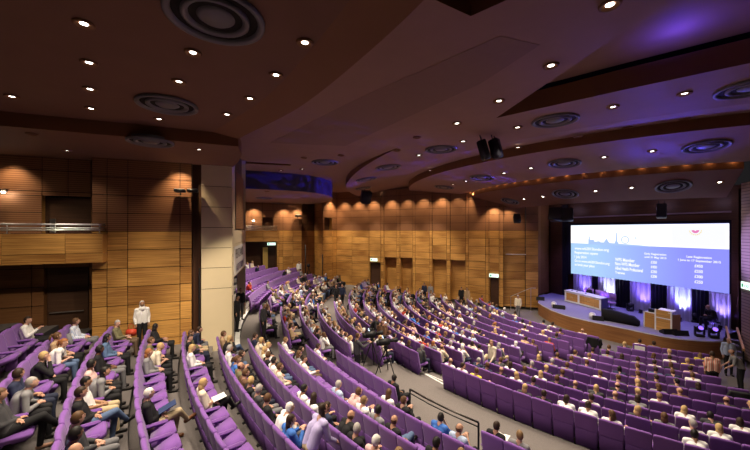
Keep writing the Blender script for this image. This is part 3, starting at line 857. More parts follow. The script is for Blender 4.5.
def slide_px(s_, x0, x1, yc, hpx=3.0):
    o = text_mesh(s_, 1.0, ST, 'slide_text', .002, .012)
    vs_ = [v.co for v in o.data.vertices]
    a0, a1 = min(v.x for v in vs_), max(v.x for v in vs_); b0, b1 = min(v.y for v in vs_), max(v.y for v in vs_)
    ya, yb = ry(x0, SX), ry(x1, SX); d = SX * SN + (ya + yb) / 2 * CS
    H = hpx * 1.12 * d / F; kx = (ya - yb) / (a1 - a0); ky = H / (b1 - b0)
    o.data.transform(Matrix.Diagonal((kx, ky, 1, 1)) @ Matrix.Translation((-a0, -(b0 + b1) / 2, 0)))
    o.parent = scr; o.matrix_parent_inverse = si; o.rotation_euler = (PI / 2, 0, -PI / 2)
    o.location = (SX - .02, ya, (HY - yc) / F * d)
for q in [('www.wfs2015london.org', 574.8, 609, 249.4, 3.3), ('Registration opens', 574.8, 598, 253.3), ('1 July 2014', 574.8, 586.6, 257.3), ('Go to www.wfs2015london.org', 574.8, 609.7, 262.4), ('to book your place', 574.8, 594.7, 265.6),
          ('WFS Member', 615.3, 634.9, 260), ('Non-WFS Member', 615.3, 639.9, 264.4), ('Allied Health Professional', 615.3, 643, 269.2), ('Trainees', 615.3, 625, 272.7, 2.2),
          ('Early Registration', 644.7, 666.5, 254.4, 2.2), ('until 31 May 2015', 644.7, 666.5, 257.8, 2.2), ('Late Registration', 686.8, 711.9, 257.5, 2.5), ('1 June to 17 September 2015', 678.3, 721, 261.2, 2.5)]: slide_px(*q)
for k, (a, b_) in enumerate([('£350', '£450'), ('£450', '£550'), ('£250', '£300'), ('£200', '£250')]):
    slide_px(a, 651, 657, 262.3 + 4.7 * k, 2.4); slide_px(b_, 694.7, 702.9, 266.1 + 5.3 * k, 2.6)
# drapes under the screen
def drape(y0, y1, z0, z1, m_, x, lab, nm='drape', folds=5, amp=.06):
    mb = MB(); n = folds * 6
    P = [(x + amp * math.sin(2 * PI * folds * k / n), y0 + (y1 - y0) * k / n) for k in range(n + 1)]
    for a, b_ in zip(P, P[1:]):
        mb.quad([(*a, z0), (*b_, z0), (*b_, z1), (*a, z1)])
    o = mb.build(nm, m_, smooth=True)
    if lab: tag(o, lab, 'curtain', 'drapes under the screen')
    return o
LIT = [(573.5, 592), (598, 615.5), (630, 651), (667, 692), (709, 731)]
labs = ['pale stage drape behind the panel table, lit violet', 'pale stage drape lit bright white by its uplight', 'violet-lit stage drape at the middle of the stage back', 'pale stage drape lit blue-white behind the lectern', 'violet-lit stage drape behind the seated man']
for (pa, pb), lb in zip(LIT, labs):
    drape(ry(pa, 25.9), ry(pb, 25.9), SZ, zb2 + .05, DRAPE, 25.9, lb)
DK = [(592, 598, 'narrow black stage drape between the two leftmost lit drapes'), (615.5, 630, 'black stage drape right of the panel table'), (651, 667, 'black stage drape left of the lectern'), (692, 709, 'black stage drape beside the seated man')]
for pa, pb, lb in DK:
    drape(ry(pa, 26.02) + .05, ry(pb, 26.02) - .05, SZ, zb2 + .05, BLACKF, 26.02, lb)
drape(22.2, 20.4, SZ, 2.2, BLACKF, 26.3, 'tall black wing curtain left of the big screen', folds=4)
mb = MB()
for k in range(16):
    a, b_ = k / 16, (k + 1) / 16
    q = lambda t: (23.4 + 2.8 * t, 21.6 + .5 * t + (.16 if t > .45 else 0))
    mb.quad([(*q(a), SZ), (*q(b_), SZ), (*q(b_), 2.4), (*q(a), 2.4)], 0, [(a * 3, 0), (b_ * 3, 0), (b_ * 3, 8), (a * 3, 8)])
struct(mb.build('wall_stage_wing', WOODK, smooth=True))

# panel table
tbl = empty('panel_table', (24.0, 17.4, SZ)); ti = Matrix.Translation(-tbl.location)
def tp_(t): # along the front, 0 left .. 1 right
    a, b_, c = V((24.15, 19.05)), V((23.95, 17.4)), V((23.55, 15.75))
    return a * (1 - t) ** 2 + (b_ * 2 - (a + c) / 2) * 2 * t * (1 - t) + c * t * t
bulge = .0
mb = MB(); N = 16
for k in range(N):
    p, q = tp_(k / N), tp_((k + 1) / N)
    mb.box((p.x - .05, p.y, SZ + .82), (q.x - p.x, q.y - p.y, 0), (.85, .1, 0), (0, 0, .06))
part(mb, 'table_top', [WHITE], tbl, ti)
mb = MB()
def fpan(mb, t0, t1, z0, z1, off, mi=0):
    n = 8
    for k in range(n):
        p, q = tp_(t0 + (t1 - t0) * k / n), tp_(t0 + (t1 - t0) * (k + 1) / n)
        mb.box((p.x + off, p.y, SZ + z0), (q.x - p.x, q.y - p.y, 0), (.04, 0, 0), (0, 0, z1 - z0), mi, (p.y, 0))
fpan(mb, 0, 1, .02, .82, 0)
part(mb, 'front_panel', [WHITE], tbl, ti)
for t0, t1 in ((.05, .36), (.42, .95)):
    mb = MB(); fpan(mb, t0, t1, .14, .72, -.012); wp = part(mb, 'wood_inset', [WOOD], tbl, ti)
    t = (t0 + t1) / 2; p = tp_(t); mb = MB()
    for dy, h in ((-.09, .06), (0, .11), (.09, .08)):
        mb.box((p.x - .03, p.y + dy, SZ + .39), (.012, 0, 0), (0, .05, 0), (0, 0, h))
    mb.build('emblem', mat('emblem_gold', (.62, .42, .2), .5), wp)
e1 = tp_(1); mb = MB(); mb.box((e1.x, e1.y, SZ + .02), (.8, .1, 0), (0, -.05, 0), (0, 0, .8)); part(mb, 'side_panel', [mat('table_side', (.07, .06, .12), .6)], tbl, ti)
tag(tbl, 'long curved panel table with white frame and two wood front panels', 'table')
# panel chairs
def panel_chair(p, lab):
    o = empty('panel_chair', p, PI / 2)
    mb = MB(); mb.cbox((0, 0, .46), .5, .48, .09); c = mb.build('seat', LILAC, o); bevel_mesh(c.data, .03)
    mb = MB(); mb.cbox((0, -.24, .86), .44, .07, .5); c = mb.build('backrest', LILAC, o); bevel_mesh(c.data, .03)
    mb = MB(); mb.tube([(0, 0, .42), (0, 0, .06)], .03); mb.build('column', BLACK, o)
    mb = MB()
    for k in range(5): mb.tube([(0, 0, .07), (.28 * math.cos(k * 1.2566), .28 * math.sin(k * 1.2566), .03)], .018, 6)
    mb.build('base', BLACK, o)
    tag(o, lab, 'chair', 'lilac panel chairs behind the table')
    return o
tch = [.30, .40, .60, .70, .84, .99]
cl = ['lilac chair left of the seated panellist', 'lilac chair holding the white-haired panellist', 'first empty lilac chair right of the panellist', 'second empty lilac chair right of the panellist', 'third empty lilac chair right of the panellist', 'lilac chair at the right end of the panel table']
CH = []
for t, lb in zip(tch, cl):
    p = tp_(t); pos = V((p.x + 1.25, p.y + .1, SZ)); CH.append(pos)
    panel_chair(pos, lb)
# desk microphones and bottles on the table
for k, (t, lb) in enumerate([(.12, 'thin desk microphone at the far left of the panel table'), (.26, 'desk microphone second from the left end of the panel table'), (.50, 'desk microphone in front of the panellist')]):
    p = tp_(t); o = empty('desk_microphone', (p.x + .35, p.y, SZ + .88))
    mb = MB(); mb.cbox((0, 0, .012), .14, .1, .024); mb.build('base', BLACK, o)
    mb = MB(); mb.tube([(0, 0, .02), (.02, 0, .2), (.1, 0, .32)], .008, 6); mb.build('gooseneck', BLACK, o)
    mb = MB(); mb.sphere((.11, 0, .335), .022, .022, .03, 8); mb.build('capsule', BLACK, o)
    tag(o, lb, 'microphone', 'desk microphones')
# lectern
lec = empty('lectern', (22.5, 11.5, SZ)); li = Matrix.Translation(-lec.location)
a = V((22.15, 12.45)); 
def lbox(mb, px0, px1, ptop, dep, y0=None, X=22.2, zz=None):
    pass
def quad_panel(p, q, z0, z1, th=.04):
    mb = MB(); p, q = V((*p, 0)), V((*q, 0)); t = q - p; n = V((t.y, -t.x, 0)).normalized() * th
    mb.box(p + V((0, 0, SZ + z0)), t, n, V((0, 0, z1 - z0)), 0, (p.y, 0)); return mb
def gp(px, py): w = plan(px, py, SZ); return (w.x, w.y)
g1, g2, g3, g4 = (22.25, 12.0), (22.2, 11.38), (22.1, 11.35), (22.15, 10.62)
part(quad_panel(g1, g2, 0.0, .84), 'low_front', [WOOD], lec, li)
for gx in (g1, g2):
    mb = MB(); mb.cbox((gx[0] - .02, gx[1], SZ + .44), .06, .07, .88); part(mb, 'white_post', [WHITE], lec, li)
mb = MB(); mb.box((g1[0], g1[1], SZ + .84), (0, -.62, 0), (.45, 0, 0), (0, 0, .05)); part(mb, 'low_top', [WHITE], lec, li)
part(quad_panel(g3, g4, .0, .70), 'tall_front', [WOOD], lec, li)
part(quad_panel(g3, g4, .75, 1.16), 'tall_upper_front', [WOOD], lec, li)
for gx in (g3, g4):
    mb = MB(); mb.cbox((gx[0] - .02, gx[1], SZ + .59), .06, .07, 1.18); part(mb, 'white_post', [WHITE], lec, li)
part(quad_panel(g3, g4, .69, .76), 'white_rail', [WHITE], lec, li)
mb = MB(); mb.box((g4[0], g4[1] - .05, SZ), (.5, -.12, 0), (0, .04, 0), (0, 0, 1.0)); part(mb, 'side_panel', [mat('lectern_side', (.4, .2, .1), .5)], lec, li)
mb = MB(); mb.box((g3[0], g3[1], SZ + 1.06), (0, -.73, 0), (.5, 0, .1), (0, 0, .04)); part(mb, 'reading_desk', [WHITE], lec, li)
lec.location.y += .30
tag(lec, 'two-level wooden lectern with white edges on the stage', 'lectern')
o = empty('desk_microphone', (22.45, 12.0, SZ + .89))
mb = MB(); mb.cbox((0, 0, .09), .25, .3, .18); mb.build('base', BLACK, o)
mb = MB(); mb.tube([(0, 0, .15), (-.05, .1, .35)], .01, 6); mb.build('gooseneck', BLACK, o)
tag(o, 'black control unit with microphone on the low part of the lectern', 'microphone', 'desk microphones')
# low black sloped screen box on the stage front
mbx = MB()
pa, pb = V((21.25, 14.2, SZ)), V((21.75, 12.35, SZ))
t = pb - pa; n = V((.45, .15, 0))
P = [pa, pb, pb + n, pa + n]
top = [pa + V((0, 0, .68)), pa + t * .25 + V((0, 0, .68)), pa + t * .85 + V((0, 0, .5)), pb + V((0, 0, .26))]
fl_ = [pa, pb]
for off in (V((0, 0, 0)), n):
    q = [pa + off, pb + off] + [x + off for x in top[::-1]]
    mbx.quad(q if off.length else q[::-1])
loop = [pa, pb] + top[::-1]
for x, y in zip(loop, loop[1:] + loop[:1]): mbx.quad([x, y, y + n, x + n])
o = mbx.build('monitor_screen_box', mat('black_cloth', (.008, .008, .01), .9)); bevel_mesh(o.data, .02)
tag(o, 'long black sloping monitor box on the stage front edge', 'monitor box')
# small stage-front things
def wedge(px, py, w, lab, rz=.3, white=False):
    p = plan(px, py, SZ); o = empty('stage_monitor', p, rz)
    mb = MB(); 
    mb.quad([(-w/2, -.2, 0), (w/2, -.2, 0), (w/2, .2, 0), (-w/2, .2, 0)][::-1])
    mb.quad([(-w/2, -.2, 0), (w/2, -.2, 0), (w/2, -.12, .28), (-w/2, -.12, .28)])
    mb.quad([(-w/2, -.12, .28), (w/2, -.12, .28), (w/2, .2, .12), (-w/2, .2, .12)])
    mb.quad([(-w/2, .2, .12), (w/2, .2, .12), (w/2, .2, 0), (-w/2, .2, 0)])
    mb.quad([(-w/2, -.2, 0), (-w/2, -.12, .28), (-w/2, .2, .12), (-w/2, .2, 0)]); mb.quad([(w/2, -.2, 0), (w/2, .2, 0), (w/2, .2, .12), (w/2, -.12, .28)])
    c = mb.build('cabinet', BLACK, o)
    mb = MB(); mb.quad([(-w/2+.04, -.105, .28), (w/2-.04, -.105, .28), (w/2-.04, .18, .14), (-w/2+.04, .18, .14)]); mb.build('grille', mat('grille_dark', (.03, .03, .035), .8), o)
    tag(o, lab, 'loudspeaker', 'black monitors along the stage edge'); return o
wedge(559, 308.5, .8, 'black stage monitor near the left end of the stage edge', -1.0)
wedge(598, 320, .6, 'black stage monitor below the panel table', -.9)
wedge(540.5, 300, .6, 'black stage monitor at the far left corner of the stage', -.9)
wedge(668.5, 333.5, .7, 'black stage monitor in front of the lectern', -.5)
wedge(679.5, 335, .7, 'black stage monitor right of the one before the lectern', -.5)
for px, py, lb in ((554, 307, 'small white box left of a black stage monitor'), (592.5, 318.5, 'white box on the stage edge below the panel table')):
    p = plan(px, py, SZ); mb = MB(); mb.cbox((0, 0, .17), .26, .3, .34); mb.cbox((0, 0, .36), .2, .22, .05)
    o = mb.build('floor_box', WHITE, loc=p); bevel_mesh(o.data, .02); tag(o, lb, 'box')
# moving-head lamps
VIO = emit('violet_lens', (.25, .12, 1), 2.2)
def moving_head(px, py, lab, lens=True, sc_=1):
    p = plan(px, py, SZ); o = empty('moving_head_light', p, 2.4); o.scale = (sc_,) * 3
    mb = MB(); mb.cbox((0, 0, .06), .36, .32, .12); c = mb.build('base', BLACK, o); bevel_mesh(c.data, .02)
    mb = MB(); mb.cbox((-.19, 0, .32), .05, .14, .42); mb.cbox((.19, 0, .32), .05, .14, .42); mb.build('yoke', BLACK, o)
    mb = MB(); mb.lathe((0, 0, .40), [(.05, -.2), (.14, -.16), (.165, 0), (.15, .15), (.12, .17)], 16, axis=(0, .8, .55), cap=True); c = mb.build('head', BLACK, o, smooth=True)
    mb = MB(); mb.lathe(V((0, 0, .40)) + V((0, .8, .55)).normalized() * .175, [(.11, 0), (.001, .02)], 16, axis=(0, .8, .55)); mb.build('lens', VIO if lens else BLACK, c)
    tag(o, lab, 'stage light', 'moving head stage lights'); return o
moving_head(699.5, 336.5, 'moving-head light with violet lens left of its twin near the seated man', sc_=1.0)
moving_head(713.8, 338, 'moving-head light with violet lens nearest the wooden stage steps', sc_=1.0)
UPL = []
for (pa, pb), lb, colr, pw in zip(LIT, ['uplight at the foot of the drape behind the panel table', 'uplight at the foot of the brightest white drape', 'uplight at the foot of the middle violet drape', 'uplight at the foot of the drape behind the lectern', 'uplight at the foot of the drape by the seated man'],
        [(.3, .25, 1), (.75, .8, 1), (.3, .2, 1), (.6, .75, 1), (.35, .25, 1)], [150, 230, 130, 200, 150]):
    y = ry((pa + pb) / 2, 25.45); o = empty('stage_uplight', (25.45, y, SZ))
    mb = MB(); mb.lathe((0, 0, .12), [(.04, -.1), (.1, -.06), (.1, .12), (.085, .12)], 14, axis=(.35, 0, 1), cap=True); mb.build('can', BLACK, o)
    mb = MB(); mb.cbox((0, 0, .015), .2, .2, .03); mb.build('base', BLACK, o)
    tag(o, 'small black ' + lb, 'stage light', 'uplights behind the stage furniture'); UPL.append((V((25.45, y, SZ + .3)), colr, pw))
moving_head(630, 311, 'dark moving-head light before the black drape at mid stage', False)
moving_head(694, 322, 'dark moving-head light before the black drape near the seated man', False)
# wooden-railed steps at the right of the stage
stp = empty('stage_steps', (23.2, 8.75, FLOORZ)); s_i = Matrix.Translation(-stp.location)
base = plan(727.5, 341.5, SZ); dirn = (V((22.6, 8.45, 0)) - V((24.0, 9.2, 0))).normalized()
top_ = V((24.0, 9.2, 0)); side = V((-dirn.y, dirn.x, 0))
for k in range(4):
    mb = MB(); h = SZ - FLOORZ - .2 * (k + 1) + .19
    p = top_ + dirn * (.36 * k); mb.box(p - side * .22 + V((0, 0, FLOORZ)), dirn * .36, side * .44, V((0, 0, max(.05, h))), 0)
    part(mb, 'tread', [CARPET], stp, s_i)
for sd in (-.2, .2):
    mb = MB(); a = top_ + side * sd + V((0, 0, SZ + .55)); b_ = top_ + dirn * 1.6 + side * sd + V((0, 0, FLOORZ + .8))
    mb.box(a - V((0, 0, .06)) - side * .04, b_ - a, side * .08, V((0, 0, .12))); part(mb, 'handrail', [mat('oak_rail', (.60, .34, .12), .45)], stp, s_i)
    for f_ in (.02, .98):
        q = a.lerp(b_, f_); mb = MB(); mb.tube([q, (q.x, q.y, FLOORZ)], .03); part(mb, 'post', [BLACK], stp, s_i)
tag(stp, 'stage steps with wooden handrails at the right stage end', 'steps')
# handrail by the far wall at the left stage end
hr = empty('handrail', (21.6, 21.0, FLOORZ)); hi = Matrix.Translation(-hr.location)
p0, p1, p2 = plan(519, 294, -4.9), plan(533, 286, -4.6), plan(535.5, 286, -4.6)
mb = MB(); mb.tube([(20.6, 21.15, -5.45), (22.1, 20.5, -4.75), (22.4, 20.3, -4.75)], .025); part(mb, 'rail', [STEEL], hr, hi)
for q in ((20.6, 21.15, -5.45), (22.1, 20.5, -4.75)):
    mb = MB(); mb.tube([q, (q[0], q[1], FLOORZ)], .025); part(mb, 'post', [STEEL], hr, hi)
tag(hr, 'sloping steel handrail at the left end of the stage front', 'handrail')
# black handrail in front of the gap in the front row
hr = empty('handrail', (5, 7.5, -5.6)); hi = Matrix.Translation(-hr.location)
q0, q1 = plan(410, 389.3, -4.66), plan(478.5, 422.5, -4.66)
zf = floor_at(q0.x, q0.y)
for dz in (0, -.11):
    mb = MB(); mb.tube([q0 + V((0, 0, dz)), q0.lerp(q1, .33) + V((-.06, 0, dz)), q0.lerp(q1, .66) + V((-.06, 0, dz)), q1 + V((0, 0, dz))], .024 if dz == 0 else .016); part(mb, 'rail', [BLACK if dz else mat('dark_rail', (.06, .055, .05), .3, .8)], hr, hi, smooth=True)
for f_ in (0, 1):
    q = q0.lerp(q1, f_) + (V((-.06, 0, 0)) if f_ == .5 else V((0, 0, 0))); mb = MB(); mb.tube([q, (q.x, q.y, zf)], .024); part(mb, 'post', [BLACK], hr, hi)
tag(hr, 'black tube handrail beside the cross aisle gap in the front row', 'handrail')
# exit signs and far doors
GRN = emit('exit_sign_glow', (.75, 1, .85), 1.6); GRT = emit('exit_sign_green', (.02, .35, .12), 1)
def exit_sign(p, t, lab, w=.75, h=.28):
    t = V(t).normalized(); n = V((t.y, -t.x, 0)); p = V(p)
    o = empty('exit_sign', p); inv = Matrix.Translation(-p)
    mb = MB(); mb.box(p - t * w / 2 + n * .0, t * w, n * .07, V((0, 0, h))); part(mb, 'case', [GRN], o, inv)
    mb = MB(); a = p - t * w * .42 + n * .075 + V((0, 0, h * .25)); mb.quad([a, a + t * w * .18, a + t * w * .18 + V((0, 0, h * .5)), a + V((0, 0, h * .5))]); part(mb, 'pictogram', [GRT], o, inv)
    tx = text_mesh('EXIT', h * .62, GRT); tx.parent = o
    ang = math.atan2(t.y, t.x); tx.rotation_euler = (PI / 2, 0, ang); tx.location = t * (-w * .14) + n * .076 + V((0, 0, h * .25))
    tag(o, lab, 'exit sign', 'lit exit signs'); return o
def fwp(px, z): k = far_u(px); q = fw0 + ft * k; return V((q.x, q.y, z))
exit_sign(fwp(374.5, -3.12) + V((-.08, -.07, 0)), (ft.x, ft.y, 0), 'lit exit sign above the first door in the far side wall')
e0 = V((19.5, 22.9)); e1_ = V((20.3, 21.65)); et = (e1_ - e0).normalized(); em = e0 + et * .72
exit_sign((em.x - .03, em.y - .03, -3.98), (et.x, et.y, 0), 'lit exit sign above the door nearest the stage')
exit_sign((along_y(271.5, FY - .2), FY - .1, -1.55), (1, 0, 0), 'lit exit sign under the far balcony', .8, .26)
rt = (V((21.2, 6.3)) - RW0).normalized(); rp = RW0 + rt * .55
exit_sign((rp.x, rp.y, -2.95), (-rt.x * -1, -rt.y * -1, 0), 'lit exit sign on the right wall beside the stage', .8, .34)
def leaf(nm, p, t, w, h, m_):
    t = V(t).normalized(); n = V((-t.y, t.x, 0)); mb = MB(); mb.box(V(p) - n * .0, t * w, n * .04, V((0, 0, h))); o = struct(mb.build(nm, m_)); return o
q = fwp(369.8, -6.1); leaf('door_3', q + V((fn.x, fn.y, 0)) * -.2, (ft.x, ft.y, 0), fu(380.3) - fu(369.8), 2.8, DOORM)
q = e0 + et * .37; leaf('door_4', (q.x + .2, q.y + .13, -6.4), (et.x, et.y, 0), .74, 2.3, DOORM)
x0 = along_y(262, FY + 1); leaf('door_5', (x0, FY + 1.0, -5.2), (1, 0, 0), 1.2, 3.3, DOORM)
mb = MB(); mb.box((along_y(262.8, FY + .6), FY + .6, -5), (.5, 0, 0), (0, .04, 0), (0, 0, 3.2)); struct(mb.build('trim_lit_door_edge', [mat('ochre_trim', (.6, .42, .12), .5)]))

# ---- loudspeakers and wall floods
def pa_box(p, rz, tilt, size, lab, nm='loudspeaker', blue=False):
    o = empty(nm, p, rz); o.rotation_euler = (tilt, 0, rz)
    mb = MB(); mb.cbox((0, 0, 0), size[0], size[1], size[2]); c = mb.build('cabinet', mat('speaker_black', (.012, .012, .02), .5), o); bevel_mesh(c.data, .03)
    mb = MB(); mb.cbox((0, size[1] / 2 + .012, 0), size[0] * .88, .02, size[2] * .9); mb.build('grille', mat('grille_dark', (.03, .03, .035), .8), o)
    mb = MB(); mb.tube([(-size[0] * .3, 0, size[2] / 2), (-size[0] * .3, 0, size[2] / 2 + .22)], .02, 6); mb.tube([(size[0] * .3, 0, size[2] / 2), (size[0] * .3, 0, size[2] / 2 + .22)], .02, 6); mb.build('bracket', BLACK, o)
    tag(o, lab, 'loudspeaker', 'black loudspeakers under the ceiling'); return o
def depth_pt(px, py, d):
    r = (px - CX) / F * d; return V((d * SN + r * CS, d * CS - r * SN, (HY - py) / F * d))
pa_box(depth_pt(484, 150, 14), .75, -.25, (.38, .36, .82), 'left box of the twin hanging black loudspeakers')
pa_box(depth_pt(496, 148.6, 14), .35, -.25, (.38, .36, .82), 'right box of the twin hanging black loudspeakers')
pa_box(depth_pt(366, 197, 28), 0, .5, (.8, .6, 1.0), 'small dark loudspeaker hanging before the far wall')
pa_box(depth_pt(556.5, 214.5, 24), 2.0, .3, (.9, .7, .9), 'large dark loudspeaker box left above the screen')
pa_box(depth_pt(567.5, 214.8, 23.5), 2.2, .2, (.7, .7, .85), 'blue-lit loudspeaker box beside the screen top left')
pa_box(depth_pt(661.5, 211, 21.5), 2.0, .2, (.5, .5, .9), 'small black loudspeaker above the middle of the screen')
pa_box(depth_pt(517, 218.5, 24), 2.6, .6, (.45, .4, .6), 'dark loudspeaker above the ledge left of the stage')
def wall_flood(px, py, Y, lab, s=1.0, group='twin wall floodlights'):
    x = along_y(px, Y); dd = (x * SN + Y * CS); z = (HY - py) / F * dd
    o = empty('wall_floodlight', (x, Y, z)); o.scale = (s * 1.08,) * 3
    mb = MB(); mb.cbox((0, -.22, 0), .34, .34, .1); c = mb.build('housing', BLACK, o); bevel_mesh(c.data, .015)
    mb = MB(); mb.cbox((0, -.22, .056), .3, .3, .012); mb.build('lens', mat('flood_glass', (.8, .85, .85), .2), o)
    mb = MB(); mb.tube([(0, -.2, 0), (0, -.02, -.12)], .02, 6); mb.build('bracket', BLACK, o)
    tag(o, lab, 'floodlight', group); return V((x, Y, z))
wf1 = wall_flood(181, 191.5, WY - .05, 'left one of the twin black wall floodlights')
wf2 = wall_flood(193.5, 191.5, WY - .05, 'right one of the twin black wall floodlights beside the pier')
wall_flood(297.5, 216, FY - .1, 'small black wall floodlight on the far wood wall', 1.7)
def sconce(px, py, Y, lab, s=1):
    x = along_y(px, Y); dd = x * SN + Y * CS; z = (HY - py) / F * dd
    o = empty('wall_light', (x, Y, z)); o.scale = (s,) * 3
    mb = MB(); mb.cbox((0, -.03, .05), .1, .06, .1); mb.build('backplate', BLACK, o)
    mb = MB(); mb.lathe((0, -.12, .02), [(.045, .06), (.09, -.02)], 14); mb.build('shade', STEEL, o)
    mb = MB(); mb.sphere((0, -.12, -.01), .05, .05, .05, 10); mb.build('bulb', emit('sconce_bulb', (1, .93, .8), 25), o)
    tag(o, lab, 'wall light'); return V((x, Y - .16, z - .05))
SC1 = sconce(5.5, 192, WY + .55, 'bright little wall light above the left balcony')
SC2 = sconce(253.5, 220.5, FY - .05, 'tiny wall light above the far balcony', 1.6)
mb = MB(); x = along_y(330, 33.5)

# ------------------------------------------------------------------ theatre seats
def grid_solid(fn_front, fn_back, nu, nv):
    mb = MB()
    A = [[fn_front(i / nu, j / nv) for i in range(nu + 1)] for j in range(nv + 1)]
    B = [[fn_back(i / nu, j / nv) for i in range(nu + 1)] for j in range(nv + 1)]
    for j in range(nv):
        for i in range(nu):
            mb.quad([A[j][i], A[j][i+1], A[j+1][i+1], A[j+1][i]][::-1]); mb.quad([B[j][i], B[j][i+1], B[j+1][i+1], B[j+1][i]])
    for i in range(nu):
        mb.quad([A[0][i], A[0][i+1], B[0][i+1], B[0][i]]); mb.quad([A[nv][i], A[nv][i+1], B[nv][i+1], B[nv][i]][::-1])
    for j in range(nv):
        mb.quad([A[j][0], A[j+1][0], B[j+1][0], B[j][0]][::-1]); mb.quad([A[j][nu], A[j+1][nu], B[j+1][nu], B[j][nu]])
    return mb
def back_z(u_, v): 
    x = 2 * u_ - 1
    return .20 + v * (.845 - .022 * abs(x) ** 5)
def back_x(u_, v): return (2 * u_ - 1) * (.270 - .008 * max(0, v - .9) * 9 - .010 * (1 - v))
def back_yc(z): return .135 - .17 * (z - .2) / .84
UU = [0, .05, .25, .5, .75, .95, 1]; VV = [0, .06, .25, .45, .65, .82, .91, .965, 1]
bf0 = lambda u_, v: (back_x(u_, v) * .98, back_yc(back_z(u_, v)) + .05 - .012 * (1 - (2*u_-1) ** 2) + .012 * math.sin(PI * min(1, v * 1.15)) - (.018 if v > .97 else 0), back_z(u_, v) - (.008 if v > .97 else 0))
bf = lambda u_, v: bf0(UU[round(u_ * 6)], VV[round(v * 8)])
bb0 = lambda u_, v: (back_x(u_, v), back_yc(back_z(u_, v)) - .045 + .02 * (2*u_-1) ** 2 + (.02 if v > .97 else 0), back_z(u_, v) - (.006 if v > .97 else 0))
bb = lambda u_, v: bb0(UU[round(u_ * 6)], VV[round(v * 8)])
BACK = grid_solid(bf, bb, 6, 8).mesh('backrest', [PURPLE], True)
sf = lambda u_, v: ((2*u_-1) * .255, back_yc(.1 + .5 * v) - .05, .08 + .5 * v)
sb = lambda u_, v: ((2*u_-1) * .245, back_yc(.1 + .5 * v) - .075, .08 + .5 * v)
SHELL = grid_solid(sf, sb, 2, 2).mesh('back_shell', [PURPLE2], False); bevel_mesh(SHELL, .01, 1)
def cushion(tip):
    mb = MB(); mb.cbox((0, 0, 0), .455, .42, .12)
    me = mb.mesh('seat_cushion', [PURPLE]); bevel_mesh(me, .026, 3)
    M = Matrix.Translation((0, .19, .43)) @ Matrix.Rotation(.42 if tip else .05, 4, 'X') @ Matrix.Translation((0, .20, 0 if not tip else .02))
    me.transform(M); return me
CUSH0, CUSH1 = cushion(False), cushion(True)
mb = MB(); mb.cbox((-.275, .26, .625), .085, .42, .065); mb.cbox((-.275, .35, .37), .05, .22, .44)
ARM = bevel_mesh(mb.mesh('armrest', [PURPLE]), .018, 2)
mb = MB(); mb.cbox((-.275, .18, .15), .05, .1, .30); mb.cbox((-.275, .2, .012), .07, .3, .024); mb.cbox((0, .16, .30), .52, .05, .07)
PED = mb.mesh('pedestal', [BLACK])
def join_meshes(name, lst):
    bm = bmesh.new(); mats = []
    for me, M, _ in lst:
        off = []
        for m in me.materials:
            if m not in mats: mats.append(m)
            off.append(mats.index(m))
        n0 = len(bm.faces); bm.from_mesh(me)
        bm.faces.ensure_lookup_table()
        for f in bm.faces[n0:]: f.material_index = off[f.material_index]
    me = bpy.data.meshes.new(name); bm.to_mesh(me); bm.free()
    for m in mats: me.materials.append(m)
    return me

# ------------------------------------------------------------------ who sits where
HAIRC = {'black': (.012, .010, .009), 'dark brown': (.035, .02, .012), 'brown': (.10, .05, .022), 'light brown': (.22, .13, .06), 'blond': (.50, .34, .15), 'grey': (.36, .34, .32), 'white': (.70, .68, .64), 'ginger': (.30, .12, .04)}
TOPC = {'white': (.80, .80, .78), 'cream': (.70, .63, .50), 'black': (.015, .015, .017), 'navy': (.02, .026, .06), 'charcoal': (.05, .05, .055), 'grey': (.22, .22, .23), 'pale blue': (.42, .52, .70), 'blue': (.05, .16, .50), 'pale pink': (.66, .45, .43), 'red': (.42, .05, .03),
        'olive': (.16, .15, .08), 'tan': (.42, .29, .17), 'lilac': (.45, .40, .66), 'yellow': (.72, .60, .08), 'brown': (.13, .07, .04), 'orange': (.55, .17, .05), 'green': (.12, .25, .12), 'denim': (.10, .17, .30)}
LEGC = {'black': (.014, .014, .016), 'navy': (.02, .025, .05), 'jeans': (.09, .14, .25), 'khaki': (.45, .36, .22), 'grey': (.16, .16, .17), 'brown': (.12, .08, .05)}
def hairm(c): return mat('hair_' + c.replace(' ', '_'), HAIRC[c], .55, noise=.25, nscale=40)
def topm(c): return mat('cloth_' + c.replace(' ', '_'), TOPC[c], .85, noise=.10, nscale=35)
def legm(c): return mat('legs_' + c, LEGC[c], .85, noise=.12, nscale=35)
SKINS = [mat('skin_fair', (.58, .34, .25), .5), mat('skin_warm', (.50, .28, .19), .5), mat('skin_olive', (.36, .20, .12), .5), mat('skin_brown', (.17, .085, .05), .5)]
EYE = mat('eye_dark', (.02, .015, .012), .3); LIP = mat('lips', (.36, .12, .10), .5)
SHOE = mat('shoe_black', (.015, .013, .012), .5); SHOEB = mat('shoe_brown', (.16, .06, .02), .5)
def free(zones):
    return [s for s in SEATS if s['occ'] is None and s['zone'] in zones]
def put(zones, px, py, hair, style, top, legs, pose, skin=0, **k):
    best = None
    for s in free(zones):
        h = head_px(s)
        d = math.hypot(h[0] - px, h[1] - py)
        if best is None or d < best[0]: best = (d, s)
    if best and best[0] < 22:
        best[1]['occ'] = dict(hair=hair, style=style, top=top, legs=legs, pose=pose, skin=skin, **k)
def D(i): return ['D%d' % i]
